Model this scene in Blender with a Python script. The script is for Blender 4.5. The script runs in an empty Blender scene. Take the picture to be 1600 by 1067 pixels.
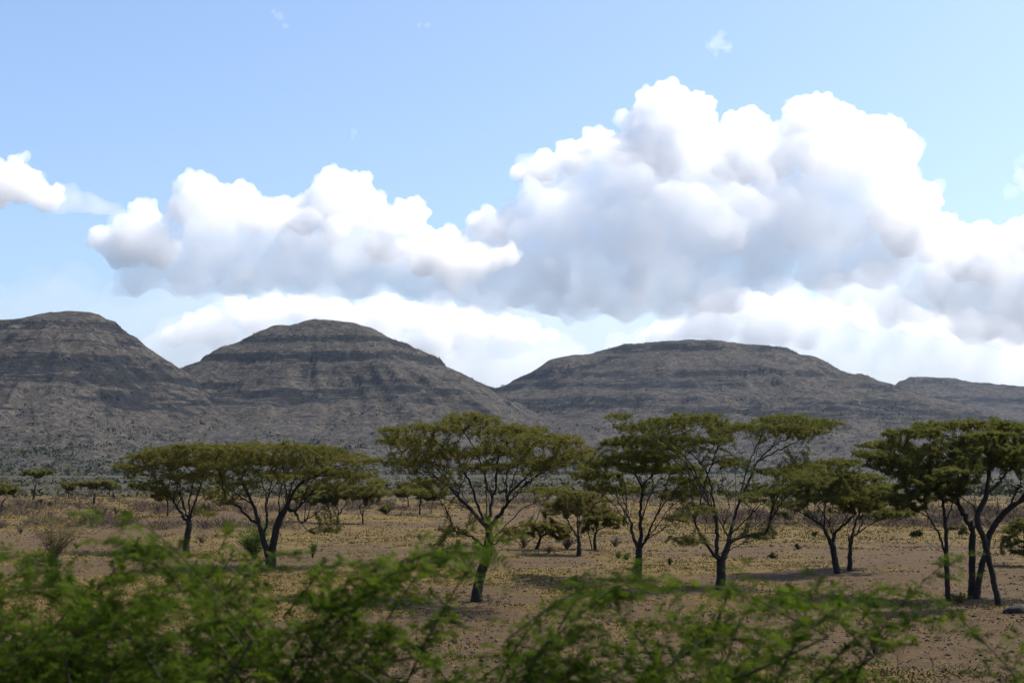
import bpy, math, random
import numpy as np
from mathutils import Vector

# ------------------------------------------------------------------ camera
scene = bpy.context.scene
R = math.radians
CAM_Z, FPX, HOR = 4.0, 1600 * 50 / 36, 740.0
PITCH = math.atan((HOR - 533.5) / FPX)
cam_d = bpy.data.cameras.new('camera')
cam_d.lens, cam_d.sensor_width = 50.0, 36.0
cam_d.clip_start, cam_d.clip_end = 0.1, 200000.0
cam_d.dof.use_dof = True
cam_d.dof.focus_distance = 75.0
cam_d.dof.aperture_fstop = 3.2
cam = bpy.data.objects.new('camera', cam_d)
scene.collection.objects.link(cam)
cam.location = (0, 0, CAM_Z)
cam.rotation_euler = (math.pi / 2 + PITCH, 0, 0)
scene.camera = cam

# ------------------------------------------------------------------ sky and sun
SUN_EL, SUN_AZ = R(57), R(72)          # azimuth clockwise from the viewing direction (+Y)
SUN_DIR = Vector((math.sin(SUN_AZ) * math.cos(SUN_EL), math.cos(SUN_AZ) * math.cos(SUN_EL), math.sin(SUN_EL)))
world = bpy.data.worlds.new('World')
scene.world = world
world.use_nodes = True
wn = world.node_tree.nodes
wl = world.node_tree.links
sky = wn.new('ShaderNodeTexSky')
sky.sky_type = 'NISHITA'
sky.sun_disc = False
sky.sun_elevation = SUN_EL
sky.sun_rotation = SUN_AZ
sky.altitude = 600
sky.air_density = 1.0
sky.dust_density = 4.2
sky.ozone_density = 4.2
bg = wn['Background']
bg.inputs['Strength'].default_value = 0.15
wl.new(sky.outputs['Color'], bg.inputs['Color'])
sun_d = bpy.data.lights.new('sun', 'SUN')
sun_d.energy = 5.0
sun_d.angle = R(0.53)
sun_d.color = (1.0, 0.93, 0.83)
sun = bpy.data.objects.new('sun', sun_d)
scene.collection.objects.link(sun)
sun.rotation_euler = SUN_DIR.to_track_quat('Z', 'Y').to_euler()
sun.location = (0, 0, 500)

vs = scene.view_settings
vs.view_transform, vs.look, vs.gamma, vs.use_curve_mapping = 'Standard', 'None', 1.0, False
vs.exposure = 0.66
cy = scene.cycles
cy.max_bounces, cy.diffuse_bounces, cy.glossy_bounces = 28, 3, 2
cy.transmission_bounces, cy.volume_bounces, cy.transparent_max_bounces = 4, 28, 12
cy.use_denoising = True

# ------------------------------------------------------------------ helpers
COL = scene.collection
rng = np.random.default_rng(11)
random.seed(5)


def at(px, py, dist):
    """world point seen at photograph pixel (px, py) at depth dist along +Y"""
    dx, dy, dz = px - 800.0, FPX, 533.5 - py
    c, s = math.cos(PITCH), math.sin(PITCH)
    wy, wz = dy * c - dz * s, dy * s + dz * c
    k = dist / wy
    return np.array((dx * k, dist, CAM_Z + wz * k))


_perm = np.random.default_rng(3).permutation(4096)


def _h(ix, iy, iz):
    return _perm[(_perm[(_perm[ix & 4095] + iy) & 4095] + iz) & 4095] / 4095.0


def vnoise(p):
    """value noise in -1..1 at points p (n,3)"""
    p = np.asarray(p, float)
    i = np.floor(p).astype(np.int64)
    f = p - i
    u = f * f * f * (f * (f * 6 - 15) + 10)
    x, y, z = i[:, 0], i[:, 1], i[:, 2]
    ux, uy, uz = u[:, 0], u[:, 1], u[:, 2]
    r = 0
    for a in (0, 1):
        for b in (0, 1):
            for c in (0, 1):
                w = (ux if a else 1 - ux) * (uy if b else 1 - uy) * (uz if c else 1 - uz)
                r = r + w * _h(x + a, y + b, z + c)
    return r * 2 - 1


def fbm(p, octaves=4, lac=2.03, gain=0.5):
    r, a, t = 0, 1.0, 0
    p = np.asarray(p, float)
    for k in range(octaves):
        r = r + a * vnoise(p + 17.3 * k)
        t += a
        p, a = p * lac, a * gain
    return r / t


def fbm2(x, y, s, octaves=4, z=0.0, gain=0.5):
    x = np.asarray(x, float)
    return fbm(np.stack([x.ravel() / s, np.asarray(y, float).ravel() / s, np.full(x.size, z)], 1), octaves, gain=gain).reshape(x.shape)


def sstep(a, b, x):
    t = np.clip((x - a) / (b - a), 0, 1)
    return t * t * (3 - 2 * t)


def mesh_np(name, verts, faces, smooth=False):
    """mesh from an (n,3) vertex array and an (m,k) face array"""
    me = bpy.data.meshes.new(name)
    verts = np.asarray(verts, np.float32)
    faces = np.asarray(faces, np.int32)
    m, k = faces.shape
    me.vertices.add(len(verts))
    me.vertices.foreach_set('co', verts.ravel())
    me.loops.add(m * k)
    me.loops.foreach_set('vertex_index', faces.ravel())
    me.polygons.add(m)
    me.polygons.foreach_set('loop_start', np.arange(0, m * k, k, dtype=np.int32))
    me.polygons.foreach_set('loop_total', np.full(m, k, np.int32))
    me.update(calc_edges=True)
    if smooth:
        me.polygons.foreach_set('use_smooth', np.ones(m, bool))
    return me


def link(name, data, mat=None, parent=None, loc=None):
    o = bpy.data.objects.new(name, data)
    COL.objects.link(o)
    if mat is not None:
        data.materials.append(mat)
    if parent is not None:
        o.parent = parent
    if loc is not None:
        o.location = loc
    return o


def tag(o, label=None, cat=None, group=None, kind=None):
    for k, v in (('label', label), ('category', cat), ('group', group), ('kind', kind)):
        if v:
            o[k] = v
    return o


def thing(name, label, cat, loc, group=None):
    return tag(link(name, None, loc=loc), label, cat, group)


def attr(me, name, vals):
    a = me.attributes.new(name, 'FLOAT', 'POINT')
    a.data.foreach_set('value', np.asarray(vals, np.float32))


def new_mat(name):
    m = bpy.data.materials.new(name)
    m.use_nodes = True
    nt = m.node_tree
    for n in list(nt.nodes):
        nt.nodes.remove(n)
    out = nt.nodes.new('ShaderNodeOutputMaterial')
    return m, nt, out


def node(nt, kind, **kw):
    n = nt.nodes.new(kind)
    for k, v in kw.items():
        if k in n.inputs:
            n.inputs[k].default_value = v
        else:
            setattr(n, k, v)
    return n


def noise_n(nt, scale, detail=4, rough=0.55, coord=None):
    n = node(nt, 'ShaderNodeTexNoise')
    n.inputs['Scale'].default_value = scale
    n.inputs['Detail'].default_value = detail
    n.inputs['Roughness'].default_value = rough
    if coord is not None:
        nt.links.new(coord, n.inputs['Vector'])
    return n.outputs['Fac']


def ramp(nt, fac, stops):
    n = node(nt, 'ShaderNodeValToRGB')
    els = n.color_ramp.elements
    while len(els) < len(stops):
        els.new(0.5)
    for e, (p, c) in zip(els, stops):
        e.position = p
        e.color = (c, c, c, 1) if isinstance(c, (int, float)) else (*c, 1)
    nt.links.new(fac, n.inputs['Fac'])
    return n.outputs['Color']


def mixc(nt, fac, a, b, mode='MIX'):
    n = node(nt, 'ShaderNodeMix', data_type='RGBA', blend_type=mode)
    for s, v in ((n.inputs[0], fac), (n.inputs[6], a), (n.inputs[7], b)):
        if hasattr(v, 'is_output'):
            nt.links.new(v, s)
        elif isinstance(v, (int, float)):
            s.default_value = v
        else:
            s.default_value = (*v, 1)
    return n.outputs[2]


def ico(sub):
    import bmesh
    bm = bmesh.new()
    bmesh.ops.create_icosphere(bm, subdivisions=sub, radius=1)
    v = np.array([p.co[:] for p in bm.verts])
    f = np.array([[q.index for q in p.verts] for p in bm.faces])
    bm.free()
    return v, f



# ------------------------------------------------------------------ clouds
def cloud_mat(name, density, aniso=0.3):
    m, nt, out = new_mat(name)
    v = node(nt, 'ShaderNodeVolumePrincipled')
    v.inputs['Color'].default_value = (1, 1, 1, 1)
    v.inputs['Density'].default_value = density
    v.inputs['Anisotropy'].default_value = aniso
    nt.links.new(v.outputs[0], out.inputs['Volume'])
    return m


ICO2 = ico(2)


def voxel_union(me, size):
    tmp = link('cloud_seed', me)
    md = tmp.modifiers.new('r', 'REMESH')
    md.mode, md.voxel_size = 'VOXEL', size
    dg = bpy.context.evaluated_depsgraph_get()
    me2 = bpy.data.meshes.new_from_object(tmp.evaluated_get(dg))
    bpy.data.objects.remove(tmp)
    bpy.data.meshes.remove(me)
    return me2


def cloud_mesh(name, dist, blobs, base_y, seed, voxel, kids, grand, wisp, rise, zs=0.95, shift=0.0):
    """closed body of billows: lobes (px, py, radius px) with smaller lobes budding from their tops, roughened by noise"""
    r_ = np.random.default_rng(seed)
    s = dist / FPX
    zb = at(800, base_y, dist)[2]
    sph = []
    for b in blobs:
        dd = shift * b[2] + r_.uniform(-0.4, 0.4) * b[2] if len(b) < 4 else b[3]
        c = at(b[0], b[1], dist) + np.array((0, dd * s, 0))
        rad = b[2] * s
        sph.append((c, rad, np.array((1, 0.9, zs))))
        for k in range(kids):
            d = r_.normal(size=3)
            d /= np.linalg.norm(d)
            if d[2] < -rise:
                d[2] *= -0.6
            r2 = rad * r_.uniform(0.16, 0.44)
            c2 = c + d * (rad * r_.uniform(0.80, 0.98)) * np.array((1, .9, zs))
            sph.append((c2, r2, np.ones(3)))
            for q in range(grand):
                e = r_.normal(size=3)
                e /= np.linalg.norm(e)
                if np.dot(e, d) < 0.0:
                    e = -e
                sph.append((c2 + e * r2 * 0.92, r2 * r_.uniform(0.22, 0.42), np.ones(3)))
    base_v, base_f = ICO2
    C = np.array([q[0] for q in sph])
    S = np.array([q[1] * q[2] for q in sph])
    v = (base_v[None] * S[:, None, :] + C[:, None, :]).reshape(-1, 3)
    f = (np.arange(len(sph))[:, None, None] * len(base_v) + base_f[None]).reshape(-1, 3)
    v[:, 2] = np.where(v[:, 2] < zb, zb + (v[:, 2] - zb) * 0.12, v[:, 2])
    me = voxel_union(mesh_np('cloud_seed', v, f), s * voxel)
    n = len(me.vertices)
    co, no = np.empty(n * 3, np.float32), np.empty(n * 3, np.float32)
    me.vertices.foreach_get('co', co)
    me.vertices.foreach_get('normal', no)
    co, no = co.reshape(-1, 3), no.reshape(-1, 3)
    mr = np.mean([b[2] for b in blobs]) * s
    d = fbm(co / (mr * 0.55), 5, gain=0.62) * mr * wisp * 2.0
    co = co + no * d[:, None]
    me.vertices.foreach_set('co', co.astype(np.float32).ravel())
    me.update()
    me = voxel_union(me, s * voxel * 0.95)
    n = len(me.vertices)
    co, no = np.empty(n * 3, np.float32), np.empty(n * 3, np.float32)
    me.vertices.foreach_get('co', co)
    me.vertices.foreach_get('normal', no)
    co, no = co.reshape(-1, 3), no.reshape(-1, 3)
    co = co + no * (fbm(co / (s * voxel * 4.5), 3, gain=0.6) * s * voxel * 1.1)[:, None]
    me.vertices.foreach_set('co', co.astype(np.float32).ravel())
    me.update()
    me.name = name
    me.materials.clear()
    return me


def make_cloud(label, dist, base_y, seed, body=(), lobes=(), mats=None, voxel=(6.5, 2.5), wisp=(0.30, 0.17)):
    """cumulus: a thin soft body and, where the sun picks them out, dense crisp billows"""
    allb = list(body) + list(lobes)
    cen = at(np.mean([b[0] for b in allb]), base_y, dist)
    root = thing('cloud', label, 'cloud', cen)
    for nm, bl, m, vx, ws, kids, grand in (('cloud_body', body, mats[0], voxel[0], wisp[0], 16, 4), ('billows', lobes, mats[1], voxel[1], wisp[1], 30, 9)):
        if not len(bl):
            continue
        me = cloud_mesh(nm, dist, bl, base_y, seed, vx, kids, grand, ws, 0.35, shift=0.6 if nm == 'billows' and len(body) else 0.0)
        co = np.empty(len(me.vertices) * 3, np.float32)
        me.vertices.foreach_get('co', co)
        me.vertices.foreach_set('co', (co.reshape(-1, 3) - cen).astype(np.float32).ravel())
        me.update()
        link(nm, me, m, root)


CL_SOFT = cloud_mat('cloud_thin_droplets', 0.0030)
CL_DENSE = cloud_mat('cloud_dense_droplets', 0.0105)
CL_FSOFT = cloud_mat('cloud_far_thin_droplets', 0.0010)
CL_FAR = cloud_mat('cloud_far_droplets', 0.0042)
CL_THIN = cloud_mat('cloud_wisps', 0.0028)
NEAR_M, FAR_M, THIN_M = (CL_SOFT, CL_DENSE), (CL_FSOFT, CL_FAR), (CL_THIN, CL_THIN)

make_cloud('huge white towering cumulus cloud above the right hill', 10000, 492, 1,
    body=[(900, 290, 56), (960, 290, 64), (1030, 270, 74), (1100, 280, 66), (1310, 265, 76), (1210, 300, 66), (1380, 325, 70), (1040, 200, 46), (1165, 235, 46), (1280, 215, 46), (1380, 240, 44),
          (1300, 350, 76), (1200, 360, 76), (1000, 360, 90), (1100, 360, 84), (880, 350, 74), (800, 375, 54), (765, 385, 44), (745, 345, 18), (850, 280, 34),
          (770, 420, 50), (840, 430, 64), (920, 440, 66), (1000, 440, 66), (1080, 440, 60), (1180, 420, 54), (1290, 415, 54), (1380, 400, 54), (720, 440, 40),
          (860, 470, 44), (960, 475, 44), (1050, 470, 44), (1440, 370, 50), (760, 462, 40), (690, 462, 34), (1130, 465, 40), (700, 420, 36), (1330, 300, 60), (1240, 250, 50)],
    lobes=[(1035, 166, 42), (1078, 190, 44), (1012, 202, 34), (980, 188, 18), (1098, 228, 40), (1040, 230, 46), (935, 226, 30), (895, 246, 30), (850, 262, 26), (812, 268, 15), (975, 232, 30),
           (1165, 212, 42), (1150, 255, 40), (1278, 180, 42), (1243, 208, 32), (1325, 194, 32), (1390, 208, 38), (1402, 252, 32), (1350, 240, 36), (1290, 235, 40), (1205, 250, 36),
           (1438, 322, 36), (1466, 348, 24), (1400, 335, 34), (1420, 365, 34), (760, 332, 18), (745, 350, 18), (790, 340, 16), (775, 355, 20)],
    mats=NEAR_M)
make_cloud('long white cumulus cloud with flat grey base above the left valley', 9000, 466, 2,
    body=[(350, 375, 62), (450, 390, 62), (550, 395, 62), (260, 390, 46), (300, 410, 46), (400, 415, 50), (620, 410, 50), (220, 430, 34), (500, 420, 46),
          (690, 410, 44), (740, 425, 30), (330, 330, 40), (420, 345, 40), (520, 330, 44), (600, 360, 46), (215, 375, 40), (640, 442, 36), (560, 440, 38), (470, 442, 38), (380, 442, 38), (290, 442, 36), (720, 440, 30), (200, 450, 24)],
    lobes=[(312, 298, 33), (282, 324, 28), (368, 312, 32), (340, 330, 30), (430, 337, 30), (460, 325, 22), (522, 296, 34), (560, 288, 23), (502, 325, 28), (575, 316, 24), (540, 335, 30),
           (640, 334, 28), (610, 352, 30), (690, 386, 34), (655, 378, 32), (740, 400, 26), (795, 398, 18), (770, 404, 20), (660, 408, 26), (600, 385, 28), (705, 405, 26),
           (222, 328, 21), (232, 356, 28), (205, 374, 36), (162, 374, 24), (240, 388, 30), (185, 397, 26), (480, 352, 24, -30), (525, 365, 22, -30), (395, 340, 26)],
    mats=NEAR_M)
make_cloud('white cumulus puff at the left edge of the sky', 9500, 336, 3,
    body=[(110, 315, 22), (150, 322, 22), (75, 316, 26), (180, 330, 16), (30, 290, 36), (-30, 295, 40)],
    lobes=[(28, 284, 34), (-15, 288, 38), (66, 308, 24), (38, 246, 9), (22, 258, 15), (-70, 300, 44), (-130, 320, 54)], mats=NEAR_M)
make_cloud('bright cumulus bank low at the right edge of the sky', 11000, 545, 4,
    body=[(1500, 440, 60), (1570, 440, 60), (1440, 460, 50), (1620, 470, 60), (1530, 490, 50), (1700, 430, 80), (1590, 500, 50), (1460, 410, 46), (1400, 470, 44), (1360, 450, 44), (1320, 460, 40), (1560, 390, 40)],
    lobes=[(1500, 376, 28), (1535, 370, 30), (1570, 378, 30), (1605, 368, 32), (1640, 374, 46), (1480, 400, 28), (1510, 410, 30), (1560, 415, 34)], mats=NEAR_M)
make_cloud('low far cloud bank behind the two left hills', 18000, 700, 5,
    body=[(350, 500, 40), (420, 500, 44), (500, 500, 46), (300, 530, 38), (250, 540, 32), (600, 500, 48), (680, 515, 50), (750, 530, 50), (820, 540, 44),
          (700, 590, 60), (780, 610, 56), (560, 550, 60), (620, 570, 60), (440, 560, 56), (380, 570, 56), (870, 560, 40), (900, 600, 44), (320, 580, 50), (240, 580, 40), (180, 560, 26), (820, 590, 50)],
    lobes=[(300, 514, 24), (330, 502, 24), (268, 528, 18), (370, 484, 24), (420, 478, 26), (470, 480, 25), (520, 490, 26), (600, 486, 30), (640, 494, 28), (690, 497, 30), (740, 505, 30),
           (790, 514, 26), (830, 520, 20), (600, 520, 30), (680, 535, 34), (860, 522, 13), (560, 500, 26), (340, 525, 26), (400, 505, 26)], mats=FAR_M)
make_cloud('low far cloud bank over the right ridge', 18000, 680, 6,
    body=[(1050, 530, 40), (1120, 515, 48), (1200, 510, 50), (1290, 515, 50), (1380, 510, 48), (1250, 560, 50), (1170, 560, 50), (1330, 570, 50),
          (1450, 530, 46), (1520, 550, 54), (1590, 560, 54), (1680, 540, 60), (1420, 580, 46), (1500, 600, 50), (1580, 600, 50), (980, 550, 34), (1050, 560, 40), (1130, 460, 34), (1230, 460, 34)],
    lobes=[(1040, 518, 22), (1075, 508, 24), (1110, 484, 26), (1150, 474, 28), (1195, 480, 28), (1240, 486, 26), (1290, 492, 26), (1220, 520, 26), (1180, 525, 24), (1260, 530, 22), (1010, 528, 14),
           (1430, 498, 28), (1470, 508, 28), (1520, 508, 30), (1570, 518, 30), (1120, 515, 28), (1350, 495, 26)], mats=FAR_M)
CL_VEIL = cloud_mat('milky_veil_droplets', 0.00013)
make_cloud('thin milky veil of cloud low behind all the cumulus', 24000, 700, 21,
    body=[(x, 560 + 30 * math.sin(x * 0.013), 120 + 24 * math.sin(x * 0.029)) for x in range(-140, 1800, 110)], mats=(CL_VEIL, CL_VEIL), voxel=(16, 16), wisp=(0.3, 0.3))
make_cloud('faint small wisp high at the upper left of the sky', 9000, 60, 8, body=[(438, 26, 7), (446, 42, 6), (428, 20, 5)], mats=THIN_M, voxel=(1.6, 1.6), wisp=(.35, .3))
make_cloud('small solitary puff above the big right cumulus', 9000, 95, 9, body=[(1122, 66, 12), (1110, 74, 9), (1136, 76, 9), (1128, 54, 7), (1118, 84, 6)], mats=THIN_M, voxel=(1.8, 1.8), wisp=(.35, .3))
make_cloud('tiny faint wisp left of the big right cumulus', 9000, 225, 10, body=[(553, 206, 6), (551, 215, 4)], mats=THIN_M, voxel=(1.4, 1.4), wisp=(.35, .3))
make_cloud('small faint wisp at the top of the sky near the centre', 9000, 48, 12, body=[(655, 41, 5), (668, 40, 6)], mats=THIN_M, voxel=(1.4, 1.4), wisp=(.35, .3))
make_cloud('small puff at the right edge beside the big cumulus', 9500, 320, 13, body=[(1598, 275, 14), (1580, 300, 12), (1620, 290, 26), (1600, 250, 10)], mats=THIN_M, voxel=(2, 2), wisp=(.35, .3))

# ------------------------------------------------------------------ ground
def gz(x, y):
    x = np.asarray(x, float)
    y = np.asarray(y, float)
    near = np.clip(1.0 - y / 900.0, 0.15, 1.0)
    z = 0.32 * near * fbm2(x, y, 17.0, 3, 5.0) + 0.10 * near * fbm2(x, y, 3.1, 2, 9.0)
    z = z + np.clip(y - 320.0, 0, 2500) * 0.0035
    z = z + 0.55 * np.exp(-((x - 17.5) / 5.0) ** 2 - ((y - 38.0) / 5.5) ** 2)      # low hump at the right
    return z


def gz1(x, y):
    return float(gz(np.array([x]), np.array([y]))[0])


def on_ground(px, py):
    """world point where the sight line through a photograph pixel meets the ground"""
    d = CAM_Z * FPX / max(py - HOR, 4.0)
    for _ in range(14):
        p = at(px, py, d)
        d = d + 0.7 * (p[2] - gz1(p[0], p[1])) * FPX / max(py - HOR, 4.0)
    p = at(px, py, d)
    p[2] = gz1(p[0], p[1])
    return p


def soil_mat():
    m, nt, out = new_mat('dry_soil')
    b = node(nt, 'ShaderNodeBsdfPrincipled')
    b.inputs['Roughness'].default_value = 0.95
    b.inputs['Specular IOR Level'].default_value = 0.15
    co = node(nt, 'ShaderNodeTexCoord').outputs['Object']
    big = noise_n(nt, 0.055, 5, 0.6, co)
    mid = noise_n(nt, 0.45, 5, 0.65, co)
    fine = noise_n(nt, 5.0, 6, 0.7, co)
    c = mixc(nt, ramp(nt, big, [(0.40, 0), (0.62, 1)]), (0.066, 0.0405, 0.0150), (0.059, 0.0385, 0.0175))
    c = mixc(nt, ramp(nt, fine, [(0.36, 0), (0.66, 1)]), c, (0.100, 0.0640, 0.0280))
    c = mixc(nt, ramp(nt, fine, [(0.28, 0.75), (0.45, 0)]), c, (0.014, 0.010, 0.007))
    c = mixc(nt, ramp(nt, noise_n(nt, 19.0, 5, 0.75, co), [(0.36, 0.85), (0.5, 0)]), c, (0.020, 0.013, 0.008))
    c = mixc(nt, ramp(nt, noise_n(nt, 1.3, 6, 0.7, co), [(0.45, 0), (0.62, 0.55)]), c, (0.040, 0.024, 0.013))
    at_ = node(nt, 'ShaderNodeAttribute', attribute_name='grassy').outputs['Fac']
    g = node(nt, 'ShaderNodeMath', operation='ADD')
    nt.links.new(at_, g.inputs[0])
    g2 = node(nt, 'ShaderNodeMath', operation='MULTIPLY_ADD')
    nt.links.new(mid, g2.inputs[0])
    g2.inputs[1].default_value, g2.inputs[2].default_value = 0.9, -0.45
    nt.links.new(g2.outputs[0], g.inputs[1])
    gr = mixc(nt, fine, (0.078, 0.055, 0.013), (0.128, 0.088, 0.024))
    c = mixc(nt, ramp(nt, g.outputs[0], [(0.40, 0), (0.80, 0.8)]), c, gr)
    # beyond the open plain the soil disappears under leaf litter and low scrub
    fr_ = node(nt, 'ShaderNodeAttribute', attribute_name='scrubby').outputs['Fac']
    c = mixc(nt, fr_, c, mixc(nt, ramp(nt, noise_n(nt, 0.12, 6, 0.7, co), [(0.4, 0), (0.62, 1)]), (0.024, 0.023, 0.013), (0.042, 0.036, 0.023)))
    bmp = node(nt, 'ShaderNodeBump')
    bmp.inputs['Strength'].default_value = 1.0
    bmp.inputs['Distance'].default_value = 0.20
    nt.links.new(noise_n(nt, 3.2, 7, 0.7, co), bmp.inputs['Height'])
    nt.links.new(bmp.outputs[0], b.inputs['Normal'])
    nt.links.new(c, b.inputs['Base Color'])
    nt.links.new(b.outputs[0], out.inputs['Surface'])
    return m


def grass_cover(x, y):
    bare = np.exp(-((np.asarray(x) - 14.0) / 9.0) ** 2 - ((np.asarray(y) - 28.0) / 9.0) ** 2)      # open gravel, lower right
    return np.clip(0.64 - 0.6 * bare + 1.1 * fbm2(x, y, 9.0, 4, 2.0) + 0.7 * fbm2(x, y, 1.5, 3, 4.0), 0, 1)


def build_ground():
    ys = np.concatenate([np.linspace(-300, 6, 34), 6 * 1.0235 ** np.arange(1, 250), [3000, 4200, 5600, 7000]])
    ys = np.unique(ys[ys < 7100])
    u = np.linspace(-1, 1, 221)
    U, Y = np.meshgrid(u, ys)
    X = U * (30 + 0.62 * np.abs(Y)) + np.sign(U) * np.abs(U) ** 9 * (400 + 1.0 * np.abs(Y))
    Z = gz(X, Y)
    n, m = X.shape
    idx = np.arange(n * m).reshape(n, m)
    f = np.stack([idx[:-1, :-1], idx[:-1, 1:], idx[1:, 1:], idx[1:, :-1]], -1).reshape(-1, 4)
    me = mesh_np('ground', np.stack([X, Y, Z], -1).reshape(-1, 3), f, True)
    attr(me, 'grassy', grass_cover(X, Y).ravel())
    attr(me, 'scrubby', sstep(-0.5, 0.5, (Y - 260.0) / 130.0 + 0.9 * fbm2(X, Y, 45.0, 3, 8.0)).ravel() * 0.95)
    tag(link('ground', me, soil_mat()), kind='structure')


build_ground()


# ------------------------------------------------------------------ hills
def hill_mat():
    m, nt, out = new_mat('basalt_hillside')
    b = node(nt, 'ShaderNodeBsdfPrincipled')
    b.inputs['Roughness'].default_value = 0.95
    b.inputs['Specular IOR Level'].default_value = 0.1
    co = node(nt, 'ShaderNodeTexCoord').outputs['Object']
    n1 = noise_n(nt, 0.012, 6, 0.6, co)
    n2 = noise_n(nt, 0.13, 6, 0.7, co)
    n3 = noise_n(nt, 0.35, 3, 0.6, co)
    c = mixc(nt, ramp(nt, n1, [(0.38, 0), (0.64, 1)]), (0.026, 0.0225, 0.019), (0.038, 0.032, 0.027))
    c = mixc(nt, ramp(nt, n2, [(0.46, 0), (0.62, 1)]), c, (0.084, 0.070, 0.055))
    c = mixc(nt, ramp(nt, n3, [(0.34, 0.8), (0.50, 0)]), c, (0.020, 0.019, 0.013))
    # rock shows in thin level strata with ragged edges
    mp = node(nt, 'ShaderNodeMapping')
    mp.inputs['Scale'].default_value = (0.022, 0.022, 0.30)
    nt.links.new(co, mp.inputs['Vector'])
    strata = noise_n(nt, 1.0, 6, 0.65, mp.outputs[0])
    ra = node(nt, 'ShaderNodeAttribute', attribute_name='rock').outputs['Fac']
    sm = node(nt, 'ShaderNodeMath', operation='MULTIPLY_ADD')
    nt.links.new(strata, sm.inputs[0])
    sm.inputs[1].default_value, sm.inputs[2].default_value = 3.4, -1.7
    sn = node(nt, 'ShaderNodeMath', operation='MULTIPLY_ADD')
    nt.links.new(n2, sn.inputs[0])
    sn.inputs[1].default_value = 1.1
    nt.links.new(sm.outputs[0], sn.inputs[2])
    sa = node(nt, 'ShaderNodeMath', operation='ADD')
    nt.links.new(ra, sa.inputs[0])
    nt.links.new(sn.outputs[0], sa.inputs[1])
    rk = ramp(nt, sa.outputs[0], [(0.90, 0), (1.02, 1)])
    c = mixc(nt, rk, c, mixc(nt, ramp(nt, n2, [(0.42, 0), (0.66, 1)]), (0.006, 0.006, 0.007), (0.022, 0.020, 0.018)))
    bmp = node(nt, 'ShaderNodeBump')
    bmp.inputs['Strength'].default_value = 0.9
    bmp.inputs['Distance'].default_value = 5.0
    nt.links.new(noise_n(nt, 0.10, 7, 0.72, co), bmp.inputs['Height'])
    nt.links.new(bmp.outputs[0], b.inputs['Normal'])
    nt.links.new(c, b.inputs['Base Color'])
    nt.links.new(b.outputs[0], out.inputs['Surface'])
    return m


HILL_MAT = hill_mat()
HILLS = []


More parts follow.
